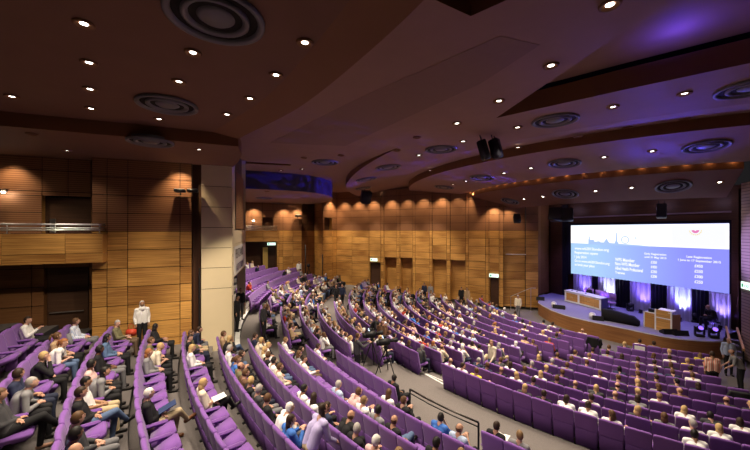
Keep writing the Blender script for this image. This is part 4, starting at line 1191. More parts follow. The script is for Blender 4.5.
# drum rows, from the photograph: (row, head x, head y, hair, style, top, legs, pose, skin)
P_ = [(0, 29, 318, 'dark brown', 'short', 'white', 'black', 'hands', 0),
 (1, 75, 320, 'brown', 'short', 'pale blue', 'grey', 'lap', 0), (1, 53, 340, 'brown', 'tail', 'tan', 'black', 'lap', 0), (1, 45, 348, 'ginger', 'tail', 'white', 'jeans', 'lean', 0), (1, 38, 368, 'blond', 'short', 'black', 'black', 'chin', 0), (1, 17, 376, 'dark brown', 'short', 'navy', 'navy', 'talk', 1), (1, 27, 388, 'grey', 'short', 'grey', 'black', 'lean', 0), (1, 4, 402, 'brown', 'short', 'charcoal', 'black', 'cross', 1),
 (2, 121, 327, 'grey', 'short', 'olive', 'brown', 'talk', 0), (2, 108, 343, 'black', 'long', 'denim', 'black', 'lap', 0), (2, 104, 354, 'black', 'short', 'black', 'grey', 'lap', 3), (2, 89, 366, 'black', 'short', 'pale pink', 'black', 'talk', 2), (2, 102, 374, 'black', 'long', 'grey', 'black', 'lean', 1), (2, 79, 383, 'black', 'short', 'white', 'khaki', 'lap', 2),
 (2, 80, 393, 'dark brown', 'short', 'black', 'jeans', 'cross', 1), (2, 77, 415, 'brown', 'short', 'charcoal', 'grey', 'lap', 0), (2, 70, 434, 'black', 'short', 'navy', 'navy', 'lap', 3), (2, 73, 447, 'brown', 'bald', 'black', 'black', 'lap', 1),
 (3, 161, 327, 'black', 'long', 'black', 'black', 'talk', 1), (3, 147, 339, 'brown', 'short', 'olive', 'black', 'lap', 0), (3, 142.5, 348, 'blond', 'long', 'cream', 'black', 'lean', 0), (3, 138, 355, 'ginger', 'long', 'grey', 'black', 'lap', 0), (3, 143, 399, 'white', 'short', 'black', 'khaki', 'cross', 0),
 (4, 199, 327, 'dark brown', 'short', 'navy', 'grey', 'lean', 0), (4, 186, 334, 'brown', 'short', 'olive', 'khaki', 'lap', 0), (4, 198, 338, 'dark brown', 'short', 'black', 'navy', 'talk', 0), (4, 188.5, 351, 'blond', 'long', 'white', 'black', 'lap', 0), (4, 202, 387, 'blond', 'long', 'cream', 'black', 'cross', 0),
 (5, 221, 332, 'brown', 'short', 'tan', 'jeans', 'cross', 0), (5, 228, 347, 'grey', 'short', 'white', 'jeans', 'lap', 0), (5, 239, 353, 'dark brown', 'short', 'charcoal', 'black', 'lean', 0), (5, 243, 366, 'brown', 'bald', 'olive', 'black', 'lap', 1), (5, 247, 375, 'brown', 'short', 'brown', 'black', 'lap', 0), (5, 254, 383, 'blond', 'short', 'black', 'navy', 'talk', 0),
 (5, 259, 387, 'grey', 'short', 'charcoal', 'grey', 'lap', 0), (5, 262.5, 403, 'brown', 'short', 'black', 'black', 'lap', 0), (5, 275, 397, 'white', 'short', 'white', 'grey', 'lean', 0), (5, 274.7, 409, 'dark brown', 'long', 'blue', 'black', 'hands', 0),
 (6, 249, 338, 'dark brown', 'short', 'navy', 'black', 'lap', 0), (6, 255, 345, 'blond', 'short', 'white', 'khaki', 'lean', 0), (6, 262, 352, 'blond', 'long', 'cream', 'black', 'lap', 0), (6, 268, 357, 'brown', 'short', 'black', 'black', 'talk', 0), (6, 275, 366, 'brown', 'short', 'cream', 'black', 'lap', 0),
 (6, 313, 387, 'dark brown', 'long', 'white', 'black', 'talk', 0), (6, 314.5, 394, 'black', 'short', 'white', 'black', 'lap', 2), (6, 325, 400, 'dark brown', 'short', 'navy', 'black', 'lap', 1), (6, 341, 415, 'light brown', 'bald', 'black', 'black', 'lean', 1), (6, 358, 421, 'grey', 'short', 'black', 'black', 'talk', 0), (6, 369.5, 433, 'white', 'short', 'pale pink', 'khaki', 'lap', 0), (6, 404, 439, 'light brown', 'short', 'charcoal', 'black', 'lap', 0),
 (7, 285, 337, 'light brown', 'short', 'white', 'black', 'lap', 0), (7, 291, 347, 'dark brown', 'short', 'black', 'black', 'lean', 0), (7, 299, 352, 'brown', 'long', 'grey', 'jeans', 'lap', 0), (7, 336, 378, 'grey', 'short', 'pale blue', 'black', 'lap', 0), (7, 351, 389, 'brown', 'short', 'pale pink', 'black', 'lean', 0), (7, 362, 397, 'light brown', 'short', 'white', 'black', 'hands', 0), (7, 380, 405, 'black', 'short', 'grey', 'black', 'lap', 2), (7, 394, 414, 'brown', 'bald', 'black', 'jeans', 'cross', 1), (7, 434.5, 433, 'black', 'short', 'black', 'black', 'lap', 2), (7, 451, 445, 'light brown', 'short', 'tan', 'black', 'lap', 0),
 (8, 393, 396, 'brown', 'long', 'white', 'black', 'lap', 0), (8, 408.5, 403, 'brown', 'short', 'black', 'black', 'hands', 0), (8, 431, 412, 'black', 'short', 'blue', 'black', 'chin', 0), (8, 449, 422, 'brown', 'bald', 'pale blue', 'black', 'hands', 1), (8, 314, 347, 'dark brown', 'short', 'white', 'black', 'lap', 0),
 (9, 388.6, 374, 'black', 'short', 'black', 'black', 'lap', 2), (9, 402.5, 381, 'black', 'long', 'charcoal', 'black', 'lean', 0)]
for (i, px, py, h, st, t, l, po, sk) in P_: put(D(i), px, py, h, st, t, l, po, sk)
put(['E9'], 506, 430, 'dark brown', 'short', 'black', 'black', 'lap', 1, item='paper')
put(['E9'], 521, 446, 'light brown', 'short', 'grey', 'black', 'lap', 0)
rnd = random.Random(11)
HR = ['black', 'dark brown', 'dark brown', 'brown', 'brown', 'light brown', 'blond', 'blond', 'grey', 'grey', 'white', 'ginger']
TR = ['white'] * 10 + ['cream'] * 6 + ['black'] * 5 + ['navy', 'charcoal', 'charcoal', 'grey', 'grey', 'grey', 'pale blue', 'pale blue', 'tan', 'tan', 'pale pink', 'olive', 'red', 'denim', 'lilac', 'brown', 'brown', 'blue']
LR = ['black', 'black', 'navy', 'jeans', 'khaki', 'grey', 'brown']
PR = ['lap', 'lap', 'lean', 'talk', 'cross', 'hands', 'chin']
def rand_person():
    st = rnd.choices(['short', 'long', 'tail', 'bald'], [6, 3, 1, 1])[0]
    return dict(hair=rnd.choice(HR if st != 'bald' else ['brown', 'grey', 'light brown']), style=st, top=rnd.choice(TR), legs=rnd.choice(LR), pose=rnd.choice(PR), skin=rnd.choices([0, 1, 2, 3], [6, 4, 2, 1])[0])
# heads seen in the right-hand block, one by one
MH = '''450 361 l b 1;463 367 d s;475 371 b s yellow;474 358 g s;484 361 b s;507 370 d l white;515 375 o l;529 379 d s;543 381 o l white;525 390 o l;535 371 g s;505 361 b s;494 357 l b;540 366 o s;556 371 b s;528 352 o l;546 353 g s;559 355 b s;
542 394 d s black;569 403 d l white;593 412 d s white;614 413 b l white;586 395 d s white;589 386 o l;571 381 l b;613 393 l b;612 384 b b;610 375 b s;629 389 o s;
632 397 d l;632 388 o l;661 400 l s white;672 398 l b;656 394 b l;687 408 o l white;691 421 g s white;701 438 k s white;662 421 b l;720 409 b b;708 417 k s;740 420 d l white;724 421 o l white;688 390 d l;668 389 k s;646 377 b s;647 385 d s black;662 381 d s denim;748 413 o s;
630 349 o s;664 353 o s grey;653 346 d s;653 361 d s white;623 358 d l;610 357 d s;603 349 b s;645 377 b s;623 371 k l;610 376 b s;589 364 b s;589 357 l s;574 361 b s;574 366 b s;556 371 b s;558 354 b s;547 352 b s white;661 380 b s;
691 357 o s yellow;674 356 d s white;682 365 b l black;688 374 d s pale_pink;670 371 b l black;653 367 d s;693 365 l l yellow;634 396 o l;676 383 b s;700 372 d s;600 350 d s;520 381 b s'''
HC = {'k': 'black', 'd': 'dark brown', 'b': 'brown', 'l': 'light brown', 'o': 'blond', 'g': 'grey'}
SC_ = {'s': 'short', 'l': 'long', 'b': 'bald'}
MZ = ['M%d' % j for j in range(11)]
for it in MH.replace('\n', '').split(';'):
    w = it.split(); 
    top = w[4].replace('_', ' ') if len(w) > 4 and w[4] != '1' else rnd.choice(['black', 'grey', 'navy', 'charcoal', 'black', 'charcoal', 'brown', 'white'])
    put(MZ, float(w[0]), float(w[1]), HC[w[2]], SC_[w[3]], top, rnd.choice(LR), rnd.choice(['lap', 'lean', 'talk']), rnd.choice([0, 0, 1, 2] if w[2] in 'kd' else [0, 0, 1]), **({'item': 'paper'} if w[0] == '701' else {}))
for s in SEATS:
    if s['occ']: continue
    z, n = s['zone'][0], int(s['zone'][1:])
    pr = 0
    if z == 'K': pr = .93 if n <= 6 else (.82 if s['px'] < 450 else .62 if n < 11 else .5)
    if z == 'L': pr = .88
    if z == 'F': pr = {0: .08, 1: .15, 2: .5, 3: .9, 4: .95, 5: .05, 6: .35, 7: .05, 8: .12}[n]
    if z == 'D' and n in (5, 6, 7) and s['px'] < 300 and s['py'] < 385 and s['k'] > 0: pr = .45
    if z == 'M' and n > 7: pr = .03
    if 'K0' == s['zone'] and s['p'].y < 16.2: pr = 0
    if rnd.random() < pr: s['occ'] = rand_person()

# ------------------------------------------------------------------ human figures
def skel(pose, rr):
    """joints of one figure; +y is forwards, the ground is z = 0"""
    J = {}
    st = pose.startswith('stand')
    lean = {'lean': .24, 'hands': .02, 'talk': -.02, 'lap': 0, 'cross': -.03, 'chin': .12}.get(pose, 0)
    if st:
        J['pel'] = V((0, 0, .95)); J['che'] = V((0, -.01 + (.05 if pose == 'stand_lean' else 0), 1.27)); J['neck'] = V((0, .0, 1.47)); J['head'] = V((0, .035, 1.63))
        if pose == 'stand_lean':
            J['che'] = V((0, .11, 1.23)); J['neck'] = V((0, .22, 1.40)); J['head'] = V((0, .28, 1.555))
    else:
        J['pel'] = V((0, .24, .555)); J['che'] = V((0, .17 + lean * .6, .86)); J['neck'] = V((0, .165 + lean, 1.035 - lean * .15)); J['head'] = V((0, .205 + lean * 1.1, 1.175 - lean * .25))
    n, c, p = J['neck'], J['che'], J['pel']
    sh = {}
    for s in (-1, 1):
        S = n + V((s * .165, -.005, -.055)); sh[s] = S
        if st:
            if pose == 'stand_walk': E = S + V((s * .06, -.08 * s, -.27)); H = E + V((s * .0, .14 - .05 * s, -.20))
            elif pose == 'stand_camera': E = S + V((s * .08, .18, -.18)); H = V((s * .10, .48, S.z - .10))
            elif pose == 'stand_lean': E = S + V((s * .05, .05, -.27)); H = E + V((-s * .03, .18, -.14))
            else: E = S + V((s * .055, -.02, -.28)); H = E + V((-s * .02, .08, -.23))
            hip = p + V((s * .085, 0, -.03)); st_ = .16 * s if pose == 'stand_walk' else .015 * s
            K = V((s * .09, st_ * .6 + .03, .49)); A = V((s * .095, st_, .085)); T = A + V((s * .02, .14, -.05))
        else:
            if pose == 'hands': E = S + V((s * .07, .10, -.25)); H = V((s * .06, .46, E.z + .16))
            elif pose == 'chin' and s == 1: E = S + V((.03, .22, -.22)); H = J['head'] + V((.03, .10, -.13))
            elif pose == 'lean': E = S + V((s * .08, .02, -.28)); H = V((s * .07, .56, .70))
            elif pose == 'talk' and s == 1: E = S + V((.09, .10, -.24)); H = E + V((.02, .22, .05))
            elif pose == 'cross': E = S + V((s * .07, .05, -.27)); H = V((-s * .03, .40, .68))
            else: E = S + V((s * .075, .03, -.28)); H = V((s * .085, .44, .66))
            hip = p + V((s * .09, 0, -.02))
            if pose == 'cross' and s == 1: K = V((.02, .70, .66)); A = V((-.13, .88, .36)); T = A + V((-.03, .15, .03))
            else: K = V((s * .115, .69, .545)); A = V((s * .12, .68 + .04 * s, .09)); T = A + V((s * .02, .145, -.05))
        J[s] = dict(S=S, E=E, H=H, hip=hip, K=K, A=A, T=T)
    return J
def capsule(mb, a, b, ra, rb, n=12, flat=None):
    a, b = V(a), V(b); ax = (b - a); L = ax.length or 1e-4; ax = ax / L
    u_ = ax.cross(V((0, 1, 0)) if abs(ax.y) < .9 else V((1, 0, 0))).normalized(); w = ax.cross(u_)
    prof = []
    for k in range(5): t = PI / 2 * (1 - k / 4); prof.append((ra * math.cos(t), -ra * math.sin(t)))
    for k in range(5): t = PI / 2 * k / 4; prof.append((rb * math.cos(t), L + rb * math.sin(t)))
    base = len(mb.v)
    for r, h in prof:
        for j in range(n):
            t = 2 * PI * j / n; mb.v.append(tuple(a + ax * h + (u_ * math.cos(t) + w * math.sin(t)) * max(r, .0008)))
    for k in range(len(prof) - 1):
        for j in range(n):
            mb.f.append((base + k*n + j, base + k*n + (j+1) % n, base + (k+1)*n + (j+1) % n, base + (k+1)*n + j)); mb.m.append(0); mb.uv.append([(0, 0)] * 4)
    mb.f.append(tuple(base + j for j in range(n))[::-1]); mb.m.append(0); mb.uv.append([(0, 0)] * n)
    e = base + 9 * n; mb.f.append(tuple(e + j for j in range(n))); mb.m.append(0); mb.uv.append([(0, 0)] * n)
def make_figure(pose, yaw, pitch, female=False):
    J = skel(pose, None); mb = MB(); caps = []
    def cap(lab, a, b, ra, rb): capsule(mb, a, b, ra, rb); caps.append((lab, V(a), V(b), ra, rb))
    pel, che, neck, head = J['pel'], J['che'], J['neck'], J['head']
    w = .9 if female else 1
    for s in (-1, 1):
        q = J[s]
        cap('torso', pel + V((s * .075, 0, .02)), che + V((s * .075 * w, 0, .0)), .108, .108 * w)
        cap('torso', che + V((s * .07 * w, 0, 0)), neck + V((s * .07, 0, -.09)), .105 * w, .078)
        cap('torso', neck + V((s * .02, 0, -.05)), q['S'], .06, .062)
        cap('uarm', q['S'], q['E'], .054 * w, .042); cap('farm', q['E'], q['H'], .041, .027)
        cap('pelvis', pel + V((s * .06, -.01, -.01)), q['hip'], .11, .10)
        cap('thigh', q['hip'], q['K'], .092, .060); cap('shin', q['K'], q['A'], .057, .037)
        cap('foot', q['A'] + V((0, -.03, -.045)), q['T'], .038, .034)
        hd = (q['H'] - q['E']).normalized()
        cap('hand', q['H'], q['H'] + hd * .065, .029, .030)
    cap('neck', neck + V((0, -.005, -.04)), head + V((0, -.015, -.05)), .056, .052)
    R = Matrix.Rotation(yaw, 3, 'Z') @ Matrix.Rotation(-pitch, 3, 'X')
    hp = lambda x, y, z: head + R @ V((x, y, z))
    mb.sphere(head, .069, .087, .100, 16, M=R)
    caps.append(('head', head + V((0, 0, .01)), head + V((0, 0, .02)), .11, .11))
    mb.sphere(hp(0, .028, -.056), .050, .056, .052, 12, M=R)                       # jaw
    capsule(mb, hp(0, .084, .010), hp(0, .100, -.022), .011, .016, 8)            # nose
    for s in (-1, 1): mb.sphere(hp(s * .071, -.005, -.005), .013, .024, .034, 8, M=R)   # ears
    me = mb.mesh('person', [SKINS[0]])
    o = bpy.data.objects.new('tmp_body', me); COL.objects.link(o)
    m = o.modifiers.new('r', 'REMESH'); m.mode = 'VOXEL'; m.voxel_size = .0155
    m = o.modifiers.new('s', 'SMOOTH'); m.factor = .5; m.iterations = 3
    dg = bpy.context.evaluated_depsgraph_get(); dg.update()
    body = bpy.data.meshes.new_from_object(o.evaluated_get(dg)); bpy.data.objects.remove(o)
    body.name = 'person'
    # which body region is each face in
    def region(c):
        best = None
        for lab, a, b, ra, rb in caps:
            ab = b - a; t = max(0, min(1, (c - a).dot(ab) / max(ab.length_squared, 1e-9)))
            d = (c - a - ab * t).length - (ra + (rb - ra) * t)
            if best is None or d < best[0]: best = (d, lab)
        return best[1]
    regs = [region(p.center.copy()) for p in body.polygons]
    nrm = [v.normal.copy() for v in body.vertices]
    def cloth(name, labs, off, flt=None):
        keep = [i for i, r in enumerate(regs) if r in labs and (flt is None or flt(body.polygons[i].center))]
        ids = {}; vs = []; fs = []
        for i in keep:
            f = []
            for vi in body.polygons[i].vertices:
                if vi not in ids: ids[vi] = len(vs); vs.append(body.vertices[vi].co + nrm[vi] * off)
                f.append(ids[vi])
            fs.append(f)
        mm = bpy.data.meshes.new(name); mm.from_pydata([tuple(v) for v in vs], [], fs)
        mm.materials.append(SKINS[0]); mm.polygons.foreach_set('use_smooth', [True] * len(fs)); mm.update()
        return mm
    def nearer(c, s):
        m_ = lambda k: (c - (J[k]['A'] + J[k]['T']) / 2).length
        return m_(s) <= m_(-s)
    shirt = cloth('shirt', {'torso', 'uarm', 'farm'}, .012, lambda c: c.z < neck.z + .012)
    short = cloth('shirt', {'torso', 'uarm'}, .012, lambda c: c.z < neck.z + .012)
    trs = cloth('trousers', {'pelvis', 'thigh', 'shin'}, .009)
    shoL = cloth('shoe', {'foot'}, .008, lambda c: nearer(c, -1)); shoR = cloth('shoe', {'foot'}, .008, lambda c: nearer(c, 1))
    # fingers, eyes, lips join the body's own mesh
    ex = MB()
    for s in (-1, 1):
        q = J[s]; hd = (q['H'] - q['E']).normalized(); base = q['H'] + hd * .075
        sd = hd.cross(V((0, 0, 1)));
        if sd.length < .2: sd = V((1, 0, 0))
        sd.normalize(); dn = hd.cross(sd) 
        if dn.z > 0: dn = -dn
        for k, (o_, L) in enumerate(((-.024, .058), (-.008, .070), (.008, .066), (.023, .052))):
            a = base + sd * o_; ex.tube([a - hd * .02, a + hd * L * .45 + dn * .004, a + hd * L * .8 + dn * .018, a + hd * L * .92 + dn * .038], [.0095, .009, .008, .0065], 6, 0)
        a = q['H'] + hd * .02 - sd * s * .022; ex.tube([a, a - sd * s * .022 + hd * .025, a - sd * s * .026 + hd * .052 + dn * .008], [.012, .0105, .008], 6, 0)
    for s in (-1, 1): ex.sphere(hp(s * .028, .076, .012), .013, .009, .008, 8, 1, M=R); ex.box(hp(s * .028 - .016, .081, .029), R @ V((.032, 0, 0)), R @ V((0, .006, 0)), R @ V((0, 0, .007)), 1)
    ex.sphere(hp(0, .081, -.052), .021, .008, .007, 8, 2, M=R)
    em = ex.mesh('x', [SKINS[0], EYE, LIP], True)
    bm = bmesh.new(); bm.from_mesh(body); n0 = len(bm.faces); bm.from_mesh(em)
    bm.faces.ensure_lookup_table()
    for f in bm.faces: f.smooth = True
    bm.to_mesh(body); bm.free()
    body.materials.clear()
    for m_ in (SKINS[0], EYE, LIP): body.materials.append(m_)
    # hair
    hairs = {}
    def hair_mesh(style):
        hb = MB(); n, k_ = 20, 14
        th_ = 1.10 if style != 'bald' else 1.03
        pts = []
        for i in range(k_ + 1):
            t = PI * i / k_
            pts.append([V((math.sin(t) * math.cos(2*PI*j/n), math.sin(t) * math.sin(2*PI*j/n), math.cos(t))) for j in range(n)])
        def keep(d):
            if style == 'scarf': return d.y < .42 or d.z > .72 or d.z < -.75
            if style == 'bald': return -.55 < d.z < .15 and d.y < .1
            if d.y > .30: return d.z > .52
            if d.y > -.05: return d.z > .05 if style == 'short' else d.z > -.3
            return d.z > -.62
        rad = lambda d: V((d.x * .069 * (th_ + .05), d.y * .087 * th_ + (-.004), d.z * .100 * (th_ + .02) + .004))
        for i in range(k_):
            for j in range(n):
                ds = [pts[i][j], pts[i+1][j], pts[i+1][(j+1) % n], pts[i][(j+1) % n]]
                c = sum(ds, V((0, 0, 0))) / 4
                if keep(c): hb.quad([head + R @ rad(d) for d in ds])
        if style == 'long':
            for z_, rx, ry_, rz_ in ((-.09, .082, .055, .11), (-.16, .085, .045, .09)):
                hb.sphere(head + R @ V((0, -.055, z_)), rx, ry_, rz_, 12, M=R)
        if style == 'tail':
            hb.sphere(head + R @ V((0, -.10, .045)), .038, .042, .038, 10, M=R); hb.tube([head + R @ V((0, -.12, .04)), head + R @ V((0, -.15, -.04)), head + R @ V((0, -.13, -.14))], [.028, .032, .012], 8)
        if style == 'scarf':
            hb.sphere(head + R @ V((0, -.015, -.175)), .125, .105, .085, 12, M=R); hb.sphere(head + R @ V((0, -.03, -.06)), .088, .07, .11, 12, M=R)
        mm = hb.mesh('hair', [SKINS[0]], True); return mm
    return dict(body=body, shirt=shirt, short=short, trousers=trs, shoes=(shoL, shoR), hair=hair_mesh, hc={}, J=J, head=head)
FIG = {}
SPEC = [('lap', 0, .0), ('lap', .45, .05), ('lean', .0, -.15), ('lean', -.4, 0), ('talk', .8, 0), ('talk', -.8, 0), ('cross', .1, 0), ('hands', -.35, 0), ('chin', .2, -.1),
        ('stand', 0, 0), ('stand_walk', .3, -.1), ('stand_lean', 0, -.3), ('stand_camera', 0, -.05)]
for pose, yw, pt in SPEC: FIG.setdefault(pose, []).append(make_figure(pose, yw, pt))
def hair_of(fig, style):
    if style not in fig['hc']: fig['hc'][style] = fig['hair'](style)
    return fig['hc'][style]
def child(nm, me, par, m_, mi=True):
    o = bpy.data.objects.new(nm, me); COL.objects.link(o); o.parent = par
    o.material_slots[0].link = 'OBJECT'; o.material_slots[0].material = m_
    return o
def person(loc, rz, spec, label, group=None, scale=1.0, fi=None):
    figs = FIG[spec['pose']]; fig = figs[(fi if fi is not None else int(abs(loc[0] * 37 + loc[1] * 91))) % len(figs)]
    o = bpy.data.objects.new('person', fig['body']); COL.objects.link(o)
    o.location = loc; o.rotation_euler = (0, 0, rz); o.scale = (scale,) * 3
    o.material_slots[0].link = 'OBJECT'; o.material_slots[0].material = SKINS[spec['skin']]
    sk = 'short' if spec.get('sleeve') == 'short' else 'shirt'
    child('shirt', fig[sk], o, spec.get('topmat') or topm(spec['top']))
    child('trousers', fig['trousers'], o, legm(spec['legs']))
    for sh_ in fig['shoes']: child('shoe', sh_, o, spec.get('shoemat') or SHOE)
    child('headscarf' if spec['style'] == 'scarf' else 'hair', hair_of(fig, spec['style']), o, topm('white') if spec['style'] == 'scarf' else hairm(spec['hair']))
    tag(o, label, 'person', group)
    return o
# patterned cloth: stripes and spots that belong to the garments
def stripe_mat(name, c1, c2, sc_, axis='X'):
    m, nt, b = new_mat(name); tc = nt.nodes.new('ShaderNodeTexCoord'); w = nt.nodes.new('ShaderNodeTexWave'); w.bands_direction = axis; w.inputs['Scale'].default_value = sc_; w.inputs['Distortion'].default_value = .5
    cr = nt.nodes.new('ShaderNodeValToRGB'); cr.color_ramp.interpolation = 'CONSTANT'; cr.color_ramp.elements[0].color = (*c1, 1); cr.color_ramp.elements[1].color = (*c2, 1); cr.color_ramp.elements[1].position = .5
    nt.links.new(tc.outputs['Object'], w.inputs['Vector']); nt.links.new(w.outputs['Fac'], cr.inputs['Fac']); nt.links.new(cr.outputs['Color'], b.inputs['Base Color']); b.inputs['Roughness'].default_value = .85
    return m
STR1 = stripe_mat('red_white_stripe', (.62, .22, .16), (.66, .52, .42), 5)
STR2 = stripe_mat('red_white_bands', (.45, .06, .04), (.6, .55, .5), 5, 'Z')
HW = {'short': 'short %s hair', 'long': 'long %s hair', 'tail': '%s ponytail', 'bald': 'balding head'}
def describe(oc):
    c = oc['hair'].replace(' ', '-')
    return {'short': c + '-haired person', 'long': 'long-%s-haired person' % c, 'tail': c + '-ponytailed person', 'bald': 'balding person'}[oc['style']]
BNAME = {'D': 'above cross aisle', 'E': '', 'K': 'middle block', 'L': 'far block', 'M': 'below cross aisle', 'F': 'far side block'}
ENDN = {'wall end': 'the wall end', 'handrail': 'the handrail', 'near aisle end': 'the near aisle', 'stepped aisle': 'the stepped aisle', 'middle aisle': 'the middle aisle', 'passage end': 'the passage end'}
def place_phrase(s):
    rn = s['rn'].replace('the ', '')
    return '%s from %s, %s' % (ordinal(s['k']), ENDN[s['endn']].replace('the ', ''), rn)
NSEAT = NPPL = 300
inframe = [s for s in SEATS if -12 < s['px'] < 762 and s['py'] < 462]
order = sorted(SEATS, key=lambda s: (not (-12 < s['px'] < 762 and s['py'] < 462), s['d']))
ind = set(id(s) for s in order[:NSEAT])
occd = [s for s in order if s['occ']]
indp = set(id(s) for s in occd[:NPPL - 24])
SNAME = {'D': 'seats of the raised block', 'E': 'seats of the raised block', 'K': 'seats of the middle block', 'L': 'seats of the far block', 'M': 'seats below the cross aisle', 'F': 'seats of the far side block'}
stuff_s = {0: [], 1: []}; stuff_p = []
def jit(s): r = random.Random(int(s['px'] * 31 + s['py'] * 17)); return r.uniform(-.06, .06)
proto_parts = [('backrest', BACK), ('back_shell', SHELL), ('armrest', ARM), ('pedestal', PED)]
protos = {}
for s in SEATS:
    tip = s['occ'] is None
    if id(s) in ind:
        if tip not in protos:
            o = empty('theatre_seat', (0, 0, 0)); ch = []
            for nm, me in proto_parts + [('seat_cushion', CUSH1 if tip else CUSH0)]:
                c = bpy.data.objects.new(nm, me); COL.objects.link(c); c.parent = o; ch.append(c)
            protos[tip] = (o, ch)
        else:
            src, sch = protos[tip]; o = src.copy(); COL.objects.link(o)
            for c0 in sch: c = c0.copy(); c.parent = o; COL.objects.link(c)
        o.location = s['p']; o.rotation_euler = (0, 0, seat_rot(s))
        tag(o, ('empty purple seat, ' if tip else 'occupied purple seat, ') + place_phrase(s), 'seat', SNAME[s['zone'][0]])
    else: stuff_s[int(tip)].append(s)
import numpy as np
def merged(name, base, mats_idx, xf, mats, face_cols=None):
    """many transformed copies of one mesh as a single mesh"""
    nv = len(base.vertices); co = np.empty(nv * 3); base.vertices.foreach_get('co', co); co = co.reshape(-1, 3)
    return co
def mesh_arrays(me):
    nv = len(me.vertices); co = np.empty(nv * 3); me.vertices.foreach_get('co', co)
    nl = len(me.loops); li_ = np.empty(nl, np.int32); me.loops.foreach_get('vertex_index', li_)
    npl = len(me.polygons); ls = np.empty(npl, np.int32); lt = np.empty(npl, np.int32); mi = np.empty(npl, np.int32)
    me.polygons.foreach_get('loop_start', ls); me.polygons.foreach_get('loop_total', lt); me.polygons.foreach_get('material_index', mi)
    return co.reshape(-1, 3), li_, ls, lt, mi
class Merge:
    def __init__(s): s.co = []; s.li = []; s.lt = []; s.mi = []; s.n = 0; s.mats = []
    def add(s, arr, M, mat_list):
        co, li_, ls, lt, mi = arr
        R = np.array(M.to_3x3()); T = np.array(M.translation)
        s.co.append(co @ R.T + T); s.li.append(li_ + s.n); s.lt.append(lt)
        idx = []
        for m_ in mat_list:
            if m_ not in s.mats: s.mats.append(m_)
            idx.append(s.mats.index(m_))
        s.mi.append(np.array(idx, np.int32)[mi]); s.n += len(co)
    def build(s, name):
        me = bpy.data.meshes.new(name)
        co = np.concatenate(s.co); li_ = np.concatenate(s.li); lt = np.concatenate(s.lt); mi = np.concatenate(s.mi)
        me.vertices.add(len(co)); me.vertices.foreach_set('co', co.ravel())
        me.loops.add(len(li_)); me.loops.foreach_set('vertex_index', li_.astype(np.int32))
        ls = np.concatenate([[0], np.cumsum(lt)[:-1]]).astype(np.int32)
        me.polygons.add(len(lt)); me.polygons.foreach_set('loop_start', ls); me.polygons.foreach_set('loop_total', lt)
        me.polygons.foreach_set('material_index', mi); me.polygons.foreach_set('use_smooth', np.ones(len(lt), bool))
        for m_ in s.mats: me.materials.append(m_)
        me.update(calc_edges=True); me.validate()
        o = bpy.data.objects.new(name, me); COL.objects.link(o); return o
sa = {t: mesh_arrays(join_meshes('seat_all', [(BACK, None, 0), (SHELL, None, 0), (ARM, None, 0), (CUSH1 if t else CUSH0, None, 0)])) for t in (0, 1)}
mg = Merge()
for t in (0, 1):
    for s in stuff_s[t]: mg.add(sa[t], Matrix.Translation(s['p']) @ Matrix.Rotation(seat_rot(s), 4, 'Z'), [PURPLE, PURPLE2])
o = mg.build('theatre_seats'); tag(o, 'distant rows of purple seats beyond the individually seen ones', 'seats', kind='stuff')
# the people in the seats
def dec(me, ratio):
    o = bpy.data.objects.new('t', me); COL.objects.link(o); m = o.modifiers.new('d', 'DECIMATE'); m.ratio = ratio
    dg = bpy.context.evaluated_depsgraph_get(); dg.update(); r = bpy.data.meshes.new_from_object(o.evaluated_get(dg)); bpy.data.objects.remove(o); return r
LOW = {}
def low_fig(pose, i):
    k = (pose, i)
    if k not in LOW:
        f = FIG[pose][i]; LOW[k] = {n: mesh_arrays(dec(f[n], .12 if n != 'body' else .10)) for n in ('body', 'shirt', 'trousers')}
    return LOW[k]
LOWH = {}
mgp = Merge()
ARMT = {'lap': '', 'lean': 'leaning forward', 'talk': 'turned to a neighbour', 'cross': 'legs crossed', 'hands': 'hands raised', 'chin': 'hand at chin'}
for s in SEATS:
    oc = s['occ']
    if not oc: continue
    rz = seat_rot(s) + jit(s)
    if id(s) in indp:
        lab = '%s in %s top, %s' % (describe(oc), oc['top'], place_phrase(s))
        sp = dict(oc)
        if (int(s['px']) % 3 == 0) and oc['top'] not in ('black', 'navy', 'charcoal'): sp['sleeve'] = 'short'
        if oc['top'] == 'pale blue' and s['zone'] == 'D1': sp['topmat'] = stripe_mat('blue_white_stripe', (.42, .52, .70), (.7, .74, .8), 9)
        if s['zone'] == 'D3' and oc['hair'] == 'white': sp['shoemat'] = SHOEB
        person(s['p'], rz, sp, lab, 'seated audience, ' + SNAME[s['zone'][0]].replace('seats of ', '').replace('seats ', ''), .97 if s['zone'][0] == 'M' else .98)
    else:
        figs = FIG[oc['pose']]; fi = int(s['px']) % len(figs); L = low_fig(oc['pose'], fi)
        M = Matrix.Translation(s['p']) @ Matrix.Rotation(rz, 4, 'Z')
        mgp.add(L['body'], M, [SKINS[oc['skin']], EYE, LIP]); mgp.add(L['shirt'], M, [topm(oc['top'])]); mgp.add(L['trousers'], M, [legm(oc['legs'])])
        hk = (oc['pose'], fi, oc['style'])
        if hk not in LOWH: LOWH[hk] = mesh_arrays(hair_of(figs[fi], oc['style']))
        mgp.add(LOWH[hk], M, [hairm(oc['hair'])])
if mgp.n:
    o = mgp.build('seated_audience'); tag(o, 'distant seated audience crowding the far rows', 'audience', kind='stuff')

